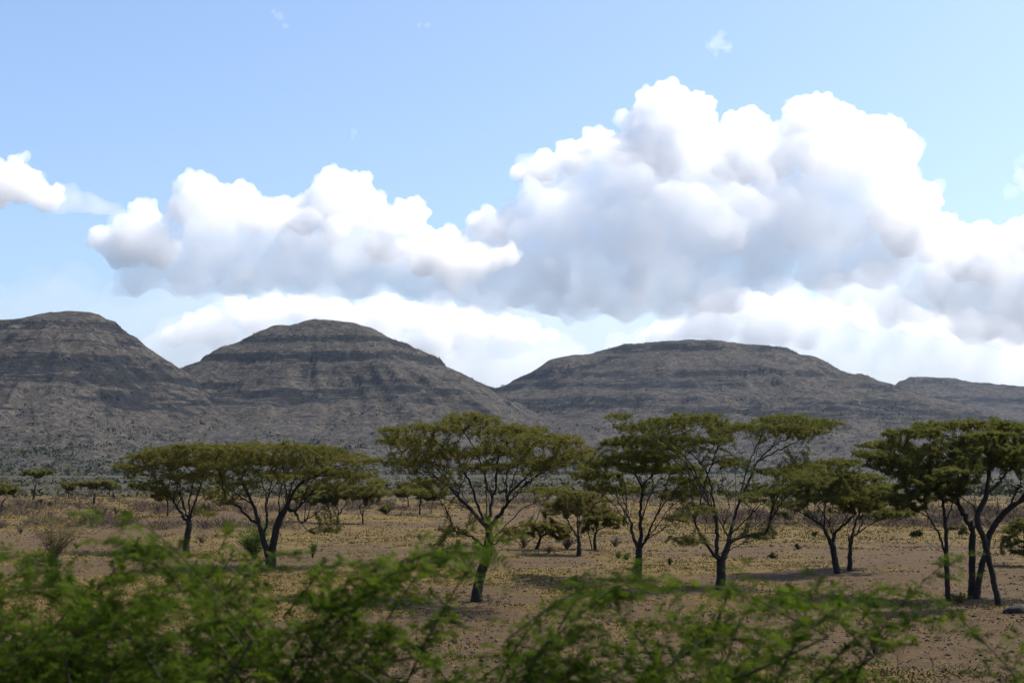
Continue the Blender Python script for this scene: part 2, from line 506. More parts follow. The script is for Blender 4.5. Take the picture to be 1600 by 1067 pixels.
def hill(px, dist, right, left, front, bands, seed, cell=4.4):
    """a stepped mound: distance/height profiles in photograph pixels at its depth, cliff bands (height, strength)"""
    s = dist / FPX
    cx, cyy = at(px, HOR, dist)[:2]
    rr = max(right[-1][0], left[-1][0], front[-1][0]) * s
    x = np.arange(-left[-1][0] * s, right[-1][0] * s + cell, cell)
    y = np.arange(-front[-1][0] * s, 240.0, cell)
    X, Y = np.meshgrid(x, y)
    # warp so that spurs and gullies break the outline
    wx = 26 * fbm2(X, Y, 150.0, 3, seed) * (1 - np.exp(-(X ** 2 + Y ** 2) / 150.0 ** 2))
    wy = 60 * fbm2(X, Y, 170.0, 3, seed + 40.0)
    Xw, Yw = X + wx * 0.5, Y + wy
    rad = np.hypot(Xw, Yw) + 1e-6
    ct = Xw / rad

    def prof(p):
        p = np.array(p, float) * s
        return np.interp(rad, p[:, 0], p[:, 1])

    wl_ = ct ** 2
    side = np.where(Xw > 0, prof(right), prof(left))
    fr = prof(front)
    H = side * wl_ + fr * (1 - wl_)
    ang = np.arctan2(Yw, Xw)
    # gullies running downhill
    g = fbm(np.stack([np.cos(ang).ravel() * 7 + seed, np.sin(ang).ravel() * 7, rad.ravel() / 260.0], 1), 4).reshape(X.shape)
    top = H.max()
    mid = np.sin(np.clip(H / top, 0, 1) * math.pi) ** 0.8
    H = H - np.abs(g) * 13 * mid + 3.5 * mid
    H = H + 7.0 * fbm2(X, Y, 46.0, 6, seed + 3, 0.62) * np.clip(H / 25, 0, 1)
    rock = np.zeros_like(H)
    tilt = 9 * fbm2(X, Y, 320.0, 2, seed + 8)
    ledges = []
    for zb, amp, th in bands:
        for q in range(3 if th > 7 else 2):
            ledges.append((zb + (q - 0.8) * th * 0.62, amp * (0.75, 0.6, 0.45)[q], th * (0.52, 0.42, 0.34)[q]))
    for k, (zb, amp, th) in enumerate(ledges):
        zb, th = zb * s, th * s
        z0 = zb + tilt + 4.5 * fbm2(X, Y, 55.0, 4, seed + 20)
        gate = sstep(-0.30, 0.12, fbm2(X, Y, 120.0, 4, seed + 60 + 7 * k)) * 0.92 + 0.08
        w1, w2 = th * 0.22, th * 1.6
        q = H - z0
        H = H + amp * gate * (np.tanh(q / w1) - np.tanh(q / w2))
    # dark basalt crops out below each rim: sharp at its upper edge, ragged and streaky below
    for k, (zb, amp, th) in enumerate(bands):
        zb, th = zb * s, th * s * 1.7
        q = H - (zb + th * 0.25 + tilt + 4.5 * fbm2(X, Y, 55.0, 4, seed + 20) + 2.5 * fbm2(X, Y, 14.0, 3, seed + 25))
        gate = sstep(-0.34, 0.06, fbm2(X, Y, 130.0, 4, seed + 160 + 7 * k))
        below = np.where(q < 0, np.exp(-(q / th) ** 2 * 1.1), np.exp(-(q / 1.6) ** 2))
        streak = np.clip(0.95 + 0.45 * np.sin(q * 1.15 + 2.0 * fbm2(X, Y, 30.0, 2, seed)) + 1.6 * fbm2(X, Y, 19.0, 4, seed + 90 + k, 0.6), 0, 1)
        rock = np.maximum(rock, below * gate * streak)
    gx = np.gradient(H, cell, axis=1)
    gy = np.gradient(H, cell, axis=0)
    steep = sstep(0.75, 1.3, np.hypot(gx, gy))
    rock = np.clip(np.maximum(rock, steep), 0, 1)
    Z = gz(X + cx, Y + cyy) - 3.0 + H
    n, m = X.shape
    idx = np.arange(n * m).reshape(n, m)
    f = np.stack([idx[:-1, :-1], idx[:-1, 1:], idx[1:, 1:], idx[1:, :-1]], -1).reshape(-1, 4)
    me = mesh_np('hill', np.stack([X, Y, Z], -1).reshape(-1, 3), f, True)
    attr(me, 'rock', rock.ravel())
    tag(link('hill', me, HILL_MAT, loc=(cx, cyy, 0)), kind='structure')
    HILLS.append((X + cx, Y + cyy, Z, rock, H, cell))


hill(110, 1700,
     [(0, 254), (30, 251), (50, 243), (70, 233), (90, 218), (110, 198), (140, 177), (180, 152), (220, 112), (270, 66), (330, 30), (420, 0)],
     [(0, 254), (30, 251), (70, 246), (80, 242), (110, 240), (200, 235), (300, 200), (450, 100), (650, 0)],
     [(0, 254), (40, 240), (120, 192), (200, 146), (280, 106), (380, 70), (520, 36), (750, 9), (900, 0)],
     [(226, 5, 10), (158, 6, 16), (138, 4, 10)], 1)
hill(500, 1900,
     [(0, 237), (50, 236), (80, 228), (140, 199), (200, 169), (280, 126), (340, 84), (410, 44), (500, 14), (580, 0)],
     [(0, 237), (70, 231), (95, 222), (110, 212), (155, 192), (162, 184), (200, 162), (230, 142), (330, 85), (430, 40), (520, 0)],
     [(0, 237), (40, 230), (120, 186), (200, 142), (280, 103), (400, 62), (560, 30), (800, 5), (900, 0)],
     [(214, 3, 7), (184, 5, 10), (134, 4, 8), (118, 4, 7), (104, 3, 6)], 11)
hill(1060, 2200,
     [(0, 208), (90, 203), (140, 195), (170, 190), (210, 177), (225, 170), (240, 155), (260, 146), (310, 138), (350, 124), (450, 92), (600, 45), (800, 0)],
     [(0, 208), (30, 205), (60, 200), (120, 192), (160, 184), (210, 172), (217, 167), (230, 157), (280, 130), (380, 85), (500, 40), (620, 0)],
     [(0, 208), (60, 193), (150, 158), (250, 118), (350, 84), (480, 50), (650, 22), (900, 0)],
     [(192, 5, 8), (146, 4, 8), (128, 3, 7), (98, 5, 10), (84, 3, 8)], 23, 5.0)
hill(1450, 2900,
     [(0, 149), (50, 145), (100, 138), (150, 134), (250, 124), (400, 104), (600, 70), (900, 0)],
     [(0, 149), (26, 149), (31, 143), (46, 137), (120, 112), (300, 40), (400, 0)],
     [(0, 149), (40, 128), (100, 105), (200, 75), (350, 40), (600, 0)],
     [(138, 4, 6), (108, 5, 8), (70, 4, 8)], 31, 7.0)

# ------------------------------------------------------------------ vegetation helpers
def leaf_mat(name, c1, c2, trans=0.45, scale=1.2):
    m, nt, out = new_mat(name)
    co = node(nt, 'ShaderNodeTexCoord').outputs['Object']
    c = mixc(nt, ramp(nt, noise_n(nt, scale, 3, 0.6, co), [(0.35, 0), (0.65, 1)]), c1, c2)
    d = node(nt, 'ShaderNodeBsdfDiffuse')
    t = node(nt, 'ShaderNodeBsdfTranslucent')
    nt.links.new(c, d.inputs['Color'])
    nt.links.new(mixc(nt, 0.5, c, (c2[0] * 1.3, c2[1] * 1.3, c2[2] * 0.6)), t.inputs['Color'])
    mx = node(nt, 'ShaderNodeMixShader')
    mx.inputs[0].default_value = trans
    nt.links.new(d.outputs[0], mx.inputs[1])
    nt.links.new(t.outputs[0], mx.inputs[2])
    nt.links.new(mx.outputs[0], out.inputs['Surface'])
    return m


def rough_mat(name, c1, c2, scale=4.0, bump=0.02, tone=False):
    m, nt, out = new_mat(name)
    co = node(nt, 'ShaderNodeTexCoord').outputs['Object']
    b = node(nt, 'ShaderNodeBsdfPrincipled')
    b.inputs['Roughness'].default_value = 0.9
    b.inputs['Specular IOR Level'].default_value = 0.2
    nz = noise_n(nt, scale, 5, 0.65, co)
    fac = node(nt, 'ShaderNodeAttribute', attribute_name='tone').outputs['Fac'] if tone else ramp(nt, nz, [(0.35, 0), (0.65, 1)])
    nt.links.new(mixc(nt, fac, c1, c2), b.inputs['Base Color'])
    if bump:
        bm_ = node(nt, 'ShaderNodeBump')
        bm_.inputs['Distance'].default_value = bump
        nt.links.new(nz, bm_.inputs['Height'])
        nt.links.new(bm_.outputs[0], b.inputs['Normal'])
    nt.links.new(b.outputs[0], out.inputs['Surface'])
    return m


BARK = rough_mat('acacia_bark', (0.013, 0.011, 0.009), (0.028, 0.023, 0.019), 9.0, 0.03)
TWIG = rough_mat('grey_twigs', (0.022, 0.018, 0.012), (0.042, 0.034, 0.022), 3.0, 0)
DEAD = rough_mat('dry_twigs', (0.070, 0.046, 0.036), (0.115, 0.082, 0.060), 2.0, 0)
ACACIA = leaf_mat('acacia_leaves', (0.070, 0.071, 0.022), (0.124, 0.116, 0.036), 0.42, 0.9)
ACACIA_G = leaf_mat('acacia_leaves_green', (0.062, 0.070, 0.021), (0.112, 0.112, 0.035), 0.42, 0.9)
ACACIA_B = leaf_mat('acacia_leaves_brown', (0.078, 0.072, 0.025), (0.128, 0.112, 0.042), 0.42, 0.9)
SHRUB_G = leaf_mat('shrub_leaves', (0.050, 0.080, 0.018), (0.090, 0.130, 0.030), 0.45, 1.5)
SHRUB_D = leaf_mat('dark_shrub_leaves', (0.022, 0.032, 0.012), (0.045, 0.058, 0.020), 0.3, 1.5)
SHRUB_Y = leaf_mat('pale_dry_leaves', (0.100, 0.092, 0.032), (0.150, 0.132, 0.050), 0.45, 1.5)
MESQ = leaf_mat('roadside_leaves', (0.016, 0.038, 0.005), (0.064, 0.094, 0.012), 0.50, 5.0)


def catmull(P, step):
    P = np.asarray(P, float)
    if len(P) == 2:
        n = max(2, int(np.linalg.norm(P[1] - P[0]) / step) + 1)
        return P[0] + (P[1] - P[0]) * np.linspace(0, 1, n)[:, None]
    Q = np.vstack([2 * P[0] - P[1], P, 2 * P[-1] - P[-2]])
    out = []
    for i in range(1, len(Q) - 2):
        a, b, c, d = Q[i - 1], Q[i], Q[i + 1], Q[i + 2]
        n = max(1, int(round(np.linalg.norm(c - b) / step)))
        t = (np.arange(n) / n)[:, None]
        out.append(0.5 * (2 * b + (c - a) * t + (2 * a - 5 * b + 4 * c - d) * t ** 2 + (3 * b - a - 3 * c + d) * t ** 3))
    out.append(P[-1:])
    return np.concatenate(out)


def tube(path, rad, sides=7, cap=True):
    """one tapered tube along a path: verts, quad faces"""
    path, rad = np.asarray(path, float), np.asarray(rad, float)
    n = len(path)
    tg = np.gradient(path, axis=0)
    tg /= np.linalg.norm(tg, axis=1)[:, None] + 1e-9
    ref = np.array((1.0, 0.1, 0.05)) if abs(tg[0][0]) < 0.8 else np.array((0.0, 1.0, 0.1))
    V = []
    a = np.arange(sides) / sides * 2 * math.pi
    u = ref - tg[0] * np.dot(ref, tg[0])
    for i in range(n):
        u = u - tg[i] * np.dot(u, tg[i])
        u /= np.linalg.norm(u) + 1e-9
        w = np.cross(tg[i], u)
        V.append(path[i] + rad[i] * (np.cos(a)[:, None] * u + np.sin(a)[:, None] * w))
    V = np.concatenate(V)
    i = np.arange(n - 1)[:, None] * sides
    k = np.arange(sides)[None, :]
    k2 = (k + 1) % sides
    F = np.stack([i + k, i + k2, i + sides + k2, i + sides + k], -1).reshape(-1, 4)
    return V, F


def frusta(a, b, ra, rb, sides=4):
    """many separate tapered twigs from points a to b"""
    d = b - a
    d = d / (np.linalg.norm(d, axis=1)[:, None] + 1e-9)
    ref = np.where(np.abs(d[:, 2:3]) < 0.9, np.array([[0, 0, 1.0]]), np.array([[1.0, 0, 0]]))
    u = np.cross(d, ref)
    u /= np.linalg.norm(u, axis=1)[:, None] + 1e-9
    w = np.cross(d, u)
    an = np.arange(sides) / sides * 2 * math.pi
    ring = np.cos(an)[None, :, None] * u[:, None, :] + np.sin(an)[None, :, None] * w[:, None, :]
    V = np.concatenate([a[:, None, :] + ring * np.asarray(ra)[:, None, None], b[:, None, :] + ring * np.asarray(rb)[:, None, None]], 1)
    n = len(a)
    k = np.arange(sides)
    k2 = (k + 1) % sides
    f = np.stack([k, k2, k2 + sides, k + sides], -1)
    F = (np.arange(n)[:, None, None] * (2 * sides) + f[None]).reshape(-1, 4)
    return V.reshape(-1, 3), F


def leaf_quads(p, d, L, W, r_, flat=0.6):
    """one pointed leaf face at each p along direction d"""
    n = len(p)
    d = d / (np.linalg.norm(d, axis=1)[:, None] + 1e-9)
    up = r_.normal(size=(n, 3)) * (1 - flat) + np.array((0, 0, 1.0)) * flat
    s = np.cross(d, up)
    s /= np.linalg.norm(s, axis=1)[:, None] + 1e-9
    L = np.broadcast_to(L, n)[:, None]
    W = np.broadcast_to(W, n)[:, None]
    V = np.stack([p - s * W * 0.5, p + s * W * 0.5, p + d * L], 1).reshape(-1, 3)
    return V, np.arange(n * 3).reshape(n, 3)


def join(parts):
    V, F, o = [], [], 0
    for v, f in parts:
        V.append(v)
        F.append(f + o)
        o += len(v)
    return np.concatenate(V), np.concatenate(F)


def colonise(nodes, parent, A, step, kill, infl, r_, maxit=140, up=0.06):
    """grow twigs from the nodes towards attraction points A"""
    cap = len(nodes) + 14000
    P = np.empty((cap, 3))
    n = len(nodes)
    P[:n] = nodes
    par = list(parent)
    nd = np.full(len(A), 1e9)
    nn = np.zeros(len(A), int)
    for s0 in range(0, n, 400):
        D = np.linalg.norm(A[:, None, :] - P[None, s0:min(s0 + 400, n)], axis=2)
        j = D.argmin(1)
        dm = D[np.arange(len(A)), j]
        b = dm < nd
        nd[b], nn[b] = dm[b], j[b] + s0
    alive = np.ones(len(A), bool)
    for it in range(maxit):
        act = alive & (nd < infl)
        if not act.any():
            break
        ids = nn[act]
        dv = A[act] - P[ids]
        dv /= np.linalg.norm(dv, axis=1)[:, None] + 1e-9
        uniq, inv = np.unique(ids, return_inverse=True)
        acc = np.zeros((len(uniq), 3))
        np.add.at(acc, inv, dv)
        acc /= np.linalg.norm(acc, axis=1)[:, None] + 1e-9
        pa = np.array(par)[uniq]
        pd = np.where((pa >= 0)[:, None], P[uniq] - P[np.maximum(pa, 0)], 0)
        pd /= np.linalg.norm(pd, axis=1)[:, None] + 1e-9
        acc += 0.55 * pd + r_.normal(size=acc.shape) * 0.16
        acc[:, 2] += up
        acc /= np.linalg.norm(acc, axis=1)[:, None] + 1e-9
        new = P[uniq] + acc * step
        k = len(new)
        if n + k >= cap:
            break
        P[n:n + k] = new
        par.extend(uniq.tolist())
        ia = np.nonzero(alive)[0]
        D = np.linalg.norm(A[ia][:, None, :] - new[None], axis=2)
        j = D.argmin(1)
        dm = D[np.arange(len(ia)), j]
        b = dm < nd[ia]
        nd[ia[b]] = dm[b]
        nn[ia[b]] = j[b] + n
        n += k
        alive &= nd > kill
    return P[:n], np.array(par)


def acacia(name, label, base, limbs, pads, seed, trunk_w=12, mat=None, leaves=30000, dens=40.0, group=None, stems=1, cat='tree', twig_mat=None, depth=0.75, leaf_k=1.0):
    """flat-topped thorn tree. base and limbs are traced in photograph pixels; limb points may carry a depth shift in
    metres; the first `stems` limbs start in the ground; pads (px, py, rx, ry[, depth shift m, weight]) hold the foliage."""
    r_ = np.random.default_rng(seed)
    B = on_ground(*base)
    D = B[1]
    s = D / FPX
    off = B - at(base[0], base[1], D)
    step = max(0.11, 5.0 * s)
    nodes, parent, chains = [], [], []
    span = max(p[0] + p[2] for p in pads) - min(p[0] - p[2] for p in pads)
    for li, limb in enumerate(limbs):
        pts, ln, k = [], 0.0, (0.0 if li < stems else r_.uniform(-0.75, 0.75))
        if li < stems:
            k = r_.uniform(-0.10, 0.10)
        start = None
        if li >= stems:
            q = at(limb[0][0], limb[0][1], D)
            arr = np.array(nodes)
            dd = np.hypot(arr[:, 0] - q[0], arr[:, 2] - q[2])
            start = int(dd.argmin())
        y0 = 0.0 if start is None else nodes[start][1] - D
        for i, p in enumerate(limb):
            if i:
                ln += math.hypot(p[0] - limb[i - 1][0], p[1] - limb[i - 1][1]) * s
            dd = p[2] if len(p) > 2 else y0 + k * ln
            q = at(p[0], p[1], D + dd)
            pts.append(q)
        if start is not None:
            pts[0] = np.array(nodes[start])
        path = catmull(pts, step)
        if li < stems:
            path[:, 2] = np.maximum(path[:, 2], B[2] - 0.0)
        jit = r_.normal(size=path.shape) * step * (0.16 if li >= stems else 0.07)
        jit[0] = 0
        path = path + jit
        first = len(nodes)
        ids = []
        for i, q in enumerate(path):
            if i == 0 and start is not None:
                ids.append(start)
                continue
            nodes.append(tuple(q))
            parent.append(ids[-1] if ids else -1)
            ids.append(len(nodes) - 1)
        chains.append(ids)
    # sparse layers of foliage hang below the main pads
    pads = list(pads) + [(p[0], p[1] + 1.9 * p[3], p[2] * 0.75, p[3] * 0.7, None, 0.07) for p in pads if len(p) < 6 and s < 0.035]
    # finer limbs fanning up from the traced ones to every pad of foliage
    fork_z = nodes[chains[0][-1]][2] if stems == 1 else B[2] + 0.35 * (at(base[0], min(p[1] for p in pads), D)[2] - B[2])
    for p in pads:
        w = p[5] if len(p) > 5 else 1.0
        for rep in range(5 if w > 0.7 and s < 0.03 else 1):
            arr = np.array(nodes)
            an, q = r_.uniform(0, 2 * math.pi), math.sqrt(r_.uniform(0.05, 0.8))
            T = at(p[0] + math.cos(an) * p[2] * q, p[1] + r_.uniform(-0.1, 0.5) * p[3], D)
            i0 = int(np.hypot(arr[:, 0] - T[0], (arr[:, 2] - T[2]) * 1.3).argmin())
            T[1] = arr[i0, 1] + math.sin(an) * p[2] * s * depth
            v = T - arr
            hd = np.hypot(v[:, 0], v[:, 1])
            ok = (arr[:, 2] > fork_z - 0.1) & (v[:, 2] > 0.30 * hd) & (v[:, 2] < 2.6 * hd) & (v[:, 2] > 0.35)
            if not ok.any():
                continue
            if rep < 1:
                lowz = ok & (arr[:, 2] < fork_z + 0.35 * (T[2] - fork_z))
                ok = lowz if lowz.any() else ok
            cost = np.linalg.norm(v, axis=1) + np.where(ok, 0, 1e6) + r_.uniform(0, 1.2, len(arr))
            st = int(cost.argmin())
            a_ = arr[st]
            m_ = a_ + (T - a_) * np.array((0.42, 0.42, 0.56)) + r_.normal(size=3) * 0.05
            path = catmull([a_, m_, T], step)
            path[1:] += r_.normal(size=path[1:].shape) * step * 0.15
            ids = [st]
            for q_ in path[1:]:
                nodes.append(tuple(q_))
                parent.append(ids[-1])
                ids.append(len(nodes) - 1)
            if len(ids) > 2:
                chains.append(ids)
    nl = len(nodes)
    ends = [(nodes[i][0], nodes[i][2], nodes[i][1]) for ids in chains for i in ids[len(ids) * 2 // 3:]]

    def near_depth(p):
        q = at(p[0], p[1], D)
        dd = [(math.hypot(e[0] - q[0], (e[1] - q[2]) * 1.5), e[2]) for e in ends]
        dd.sort()
        return sum(e[1] for e in dd[:4]) / len(dd[:4]) - D

    A = []
    for p in pads:
        w = p[5] if len(p) > 5 else 1.0
        rx, rz = p[2] * s * 1.08, p[3] * s * 1.05
        ry = rx * depth + 0.12 * span * s
        dd = near_depth(p) + r_.uniform(-0.06, 0.06) * span * s
        n = int(dens * w * math.pi * rx * ry * (1 if s < 0.035 else (0.035 / s) ** 1.6)) + 6
        q = r_.normal(size=(n, 3))
        q /= np.linalg.norm(q, axis=1)[:, None]
        q *= r_.uniform(0, 1, size=(n, 1)) ** 0.45
        q[:, 2] = q[:, 2] * 0.8 + 0.15
        c = at(p[0], p[1] + 0.2 * p[3], D + dd)
        A.append(c + q * np.array((rx, ry, rz)))
    A = np.concatenate(A)
    P, par = colonise(np.array(nodes), parent, A, step, step * 1.3, 6.0, r_)
    n = len(P)
    tip = np.zeros(n)
    kids = np.bincount(par[par >= 0], minlength=n)
    rt, R0 = 0.0030 + 0.06 * s * 0.5, trunk_w * s * 0.40
    ntips = max(2, int((kids == 0).sum()))
    e = math.log(ntips) / math.log(max(R0 / rt, 2.0))
    acc = np.where(kids == 0, rt ** e, 0.0)
    for i in range(n - 1, -1, -1):
        if par[i] >= 0 and i >= nl:
            acc[par[i]] += acc[i]
    for i in range(nl - 1, -1, -1):
        if par[i] >= 0:
            acc[par[i]] += max(acc[i], rt ** e)
    rad = np.maximum(acc, rt ** e) ** (1 / e)
    # ---- objects
    root = thing(name, label, cat, B, group)
    for li, ids in enumerate(chains):
        pth = P[ids]
        rr = rad[ids].copy()
        if li >= stems:
            rr[0] = min(rr[0], rr[1] * 1.15 if len(rr) > 1 else rr[0])
            rr *= np.linspace(1.0, 0.62, len(rr)) if li < len(limbs) else np.linspace(0.82, 0.5, len(rr))
        else:
            h = pth[:, 2] - B[2]
            rr = rr * (1 + 0.30 * np.exp(-np.clip(h, 0, None) / (R0 * 1.6)))
            pth = np.vstack([pth[0] - np.array((0, 0, 0.25)), pth])
            rr = np.concatenate([[rr[0] * 1.12], rr])
        if len(rr) > 4:
            rr = np.convolve(np.pad(rr, 2, 'edge'), np.ones(5) / 5, 'valid')
        V, F = tube(pth, rr, 9 if li < stems else 6 if li < len(limbs) else 5)
        link('trunk' if li < stems else 'branch', mesh_np('trunk' if li < stems else 'branch', V - B, F, True), BARK, root)
    tw = np.arange(nl, n)
    if len(tw):
        V, F = frusta(P[par[tw]], P[tw], np.minimum(rad[par[tw]], rad[tw] * 1.25), rad[tw], 3)
        tag(link('twigs', mesh_np('twigs', V - B, F), twig_mat or BARK, root), kind='stuff')
        fine = tw[rad[tw] < rt * 2.6]
        per = max(3, int(2.1 * leaves / max(len(fine), 1)))
        src = np.repeat(fine, per)
        m = len(src)
        t = r_.uniform(0, 1, (m, 1))
        base_p = P[par[src]] * (1 - t) + P[src] * t
        td = P[src] - P[par[src]]
        td /= np.linalg.norm(td, axis=1)[:, None] + 1e-9
        dr = r_.normal(size=(m, 3)) * np.array((1, 1, 0.45)) + td * 0.9
        dr /= np.linalg.norm(dr, axis=1)[:, None]
        # leaves sit in short flat sprays along the twigs
        spray = r_.uniform(0.0, 1.0, (m, 1)) ** 0.9 * step * 0.85
        base_p = base_p + dr * spray + r_.normal(size=(m, 3)) * step * 0.07
        Lf = np.maximum(0.060, 2.8 * s) * r_.uniform(0.7, 1.3, m) * leaf_k
        d2 = dr + r_.normal(size=(m, 3)) * np.array((0.7, 0.7, 0.3))
        V, F = leaf_quads(base_p, d2, Lf, Lf * 0.42, r_, 0.5)
        tag(link('crown', mesh_np('crown', V - B, F), mat or ACACIA, root), kind='stuff')
    return root

# ------------------------------------------------------------------ the acacias
acacia('acacia_tree', 'flat-topped acacia with slim single trunk, leftmost of the large trees', (290, 866), [
    [(290, 866), (291, 850), (294, 830), (296, 812)],
    [(294, 815), (286, 806), (276, 791), (263, 775), (240, 768), (222, 765)],
    [(295, 812), (289, 795), (284, 770), (275, 755), (262, 742), (240, 732)],
    [(296, 812), (296, 785), (297, 765), (300, 745), (305, 725)],
    [(297, 812), (304, 785), (311, 765), (322, 748), (340, 730)],
    [(296, 812), (308, 798), (325, 780), (342, 765)],
    [(294, 826), (305, 815), (313, 809), (327, 803)],
    [(289, 795), (282, 775), (268, 752), (235, 738)]],
    [(205, 729, 30, 7), (228, 714, 34, 7), (262, 706, 44, 11), (306, 699, 44, 9), (285, 722, 50, 12), (330, 718, 42, 12), (350, 706, 40, 11),
     (232, 757, 32, 6, None, .5), (300, 744, 50, 8, None, .5), (335, 770, 26, 10, None, .5), (262, 772, 26, 6, None, .4), (322, 803, 16, 6, None, .4)],
    101, 12, ACACIA, 34000)
acacia('acacia_tree', 'broad umbrella acacia with thick forked trunk, second large tree from the left', (423, 887), [
    [(421, 887), (418, 865), (411, 842), (404, 815), (397, 793), (386, 767), (376, 750), (365, 735), (348, 722)],
    [(425, 886), (427, 849), (435, 815), (447, 793), (458, 770), (470, 755), (486, 747), (505, 743), (530, 742), (560, 748)],
    [(404, 818), (388, 808), (369, 789), (354, 786)],
    [(395, 788), (373, 773), (358, 763), (343, 752)],
    [(412, 842), (417, 812), (416, 791), (416, 773), (412, 760), (408, 745)],
    [(416, 790), (419, 776), (423, 756), (430, 735)],
    [(435, 812), (436, 782), (440, 763), (436, 752), (428, 740)],
    [(446, 792), (453, 769), (459, 752), (468, 735), (480, 720)],
    [(452, 785), (476, 771), (494, 763), (506, 756)],
    [(486, 747), (515, 733), (540, 724), (560, 720)],
    [(446, 793), (459, 798), (466, 810), (476, 824), (486, 832)],
    [(386, 767), (400, 745), (410, 725)]],
    [(370, 701, 58, 10), (425, 698, 56, 10), (478, 700, 52, 10), (400, 717, 58, 12), (455, 720, 52, 11), (520, 711, 46, 11), (562, 719, 36, 8),
     (500, 735, 46, 8), (550, 744, 42, 6), (590, 752, 18, 4), (350, 728, 38, 11), (368, 755, 34, 8, None, .5), (440, 744, 46, 7, None, .5),
     (505, 760, 26, 7, None, .4), (512, 828, 28, 9, None, .22), (356, 786, 20, 7, None, .4)],
    102, 19, ACACIA, 44000, stems=2)
acacia('acacia_tree', 'wide acacia with bent trunk and fan of dark limbs, nearest tree in the centre', (744, 940), [
    [(744, 940), (747, 915), (752, 893), (758, 878), (761, 862), (764, 838), (763, 825)],
    [(763, 825), (757, 815), (747, 792), (735, 755), (720, 730), (712, 714), (690, 697), (660, 680), (627, 666)],
    [(764, 828), (765, 810), (770, 775), (776, 752), (770, 744), (757, 727), (730, 712), (700, 702)],
    [(776, 752), (777, 732), (780, 712), (787, 700), (800, 686)],
    [(762, 820), (760, 795), (760, 770), (759, 745), (759, 725), (763, 705)],
    [(765, 825), (775, 812), (790, 790), (797, 770), (815, 752), (830, 737), (855, 727), (888, 720)],
    [(792, 786), (792, 742), (807, 722), (830, 702), (847, 684), (867, 677)],
    [(763, 828), (752, 815), (735, 795), (720, 780), (700, 760), (672, 740), (642, 725), (622, 702)],
    [(762, 832), (752, 818), (732, 795), (700, 782), (672, 772), (635, 760)],
    [(764, 842), (776, 836), (800, 810), (820, 792), (847, 782), (885, 767)],
    [(763, 856), (775, 847), (790, 832), (812, 820), (835, 818)],
    [(690, 697), (715, 690), (725, 675), (730, 657)],
    [(758, 862), (750, 848), (735, 838), (705, 828)],
    [(758, 880), (768, 878), (776, 866), (790, 850), (802, 838)]],
    [(640, 689, 56, 12), (690, 668, 50, 13), (735, 653, 48, 12), (795, 672, 56, 14), (855, 688, 56, 15), (898, 708, 36, 13), (850, 722, 56, 10),
     (640, 722, 44, 10), (700, 708, 56, 13), (780, 702, 56, 13), (615, 672, 30, 7), (668, 752, 44, 8, None, .45), (855, 766, 44, 8, None, .5),
     (645, 768, 34, 6, None, .35), (715, 828, 32, 12, None, .3), (805, 832, 26, 10, None, .3), (760, 730, 50, 8, None, .3), (690, 850, 20, 8, None, .2)],
    103, 19, ACACIA, 52000)
acacia('acacia_tree', 'acacia with straight trunk splitting into a low fan, just right of the central tree', (996, 906), [
    [(996, 906), (998, 880), (999, 857)],
    [(999, 857), (990, 838), (985, 814), (974, 795), (956, 772), (933, 755), (910, 745)],
    [(990, 840), (981, 828), (964, 803), (947, 786), (925, 773)],
    [(985, 814), (976, 783), (970, 760), (974, 742)],
    [(999, 857), (1001, 845), (1001, 814), (1002, 777), (1006, 758), (1021, 738), (1028, 716), (1021, 699)],
    [(1004, 762), (992, 735), (987, 716), (975, 702)],
    [(1000, 856), (1005, 850), (1018, 820), (1032, 794), (1049, 777), (1071, 752), (1094, 744)],
    [(1022, 812), (1037, 777), (1049, 741), (1077, 722)],
    [(1008, 845), (1024, 826), (1042, 814), (1062, 812)],
    [(1021, 738), (1040, 722), (1058, 708)]],
    [(980, 690, 44, 9), (1030, 697, 44, 10), (948, 722, 48, 13), (926, 742, 34, 10), (1000, 733, 44, 9, None, .5), (1062, 732, 42, 11), (1085, 752, 34, 8),
     (1010, 713, 58, 10), (950, 764, 36, 8, None, .5), (1060, 775, 34, 9, None, .5), (1060, 810, 24, 7, None, .3), (985, 765, 30, 8, None, .3)],
    104, 13, ACACIA_G, 40000)
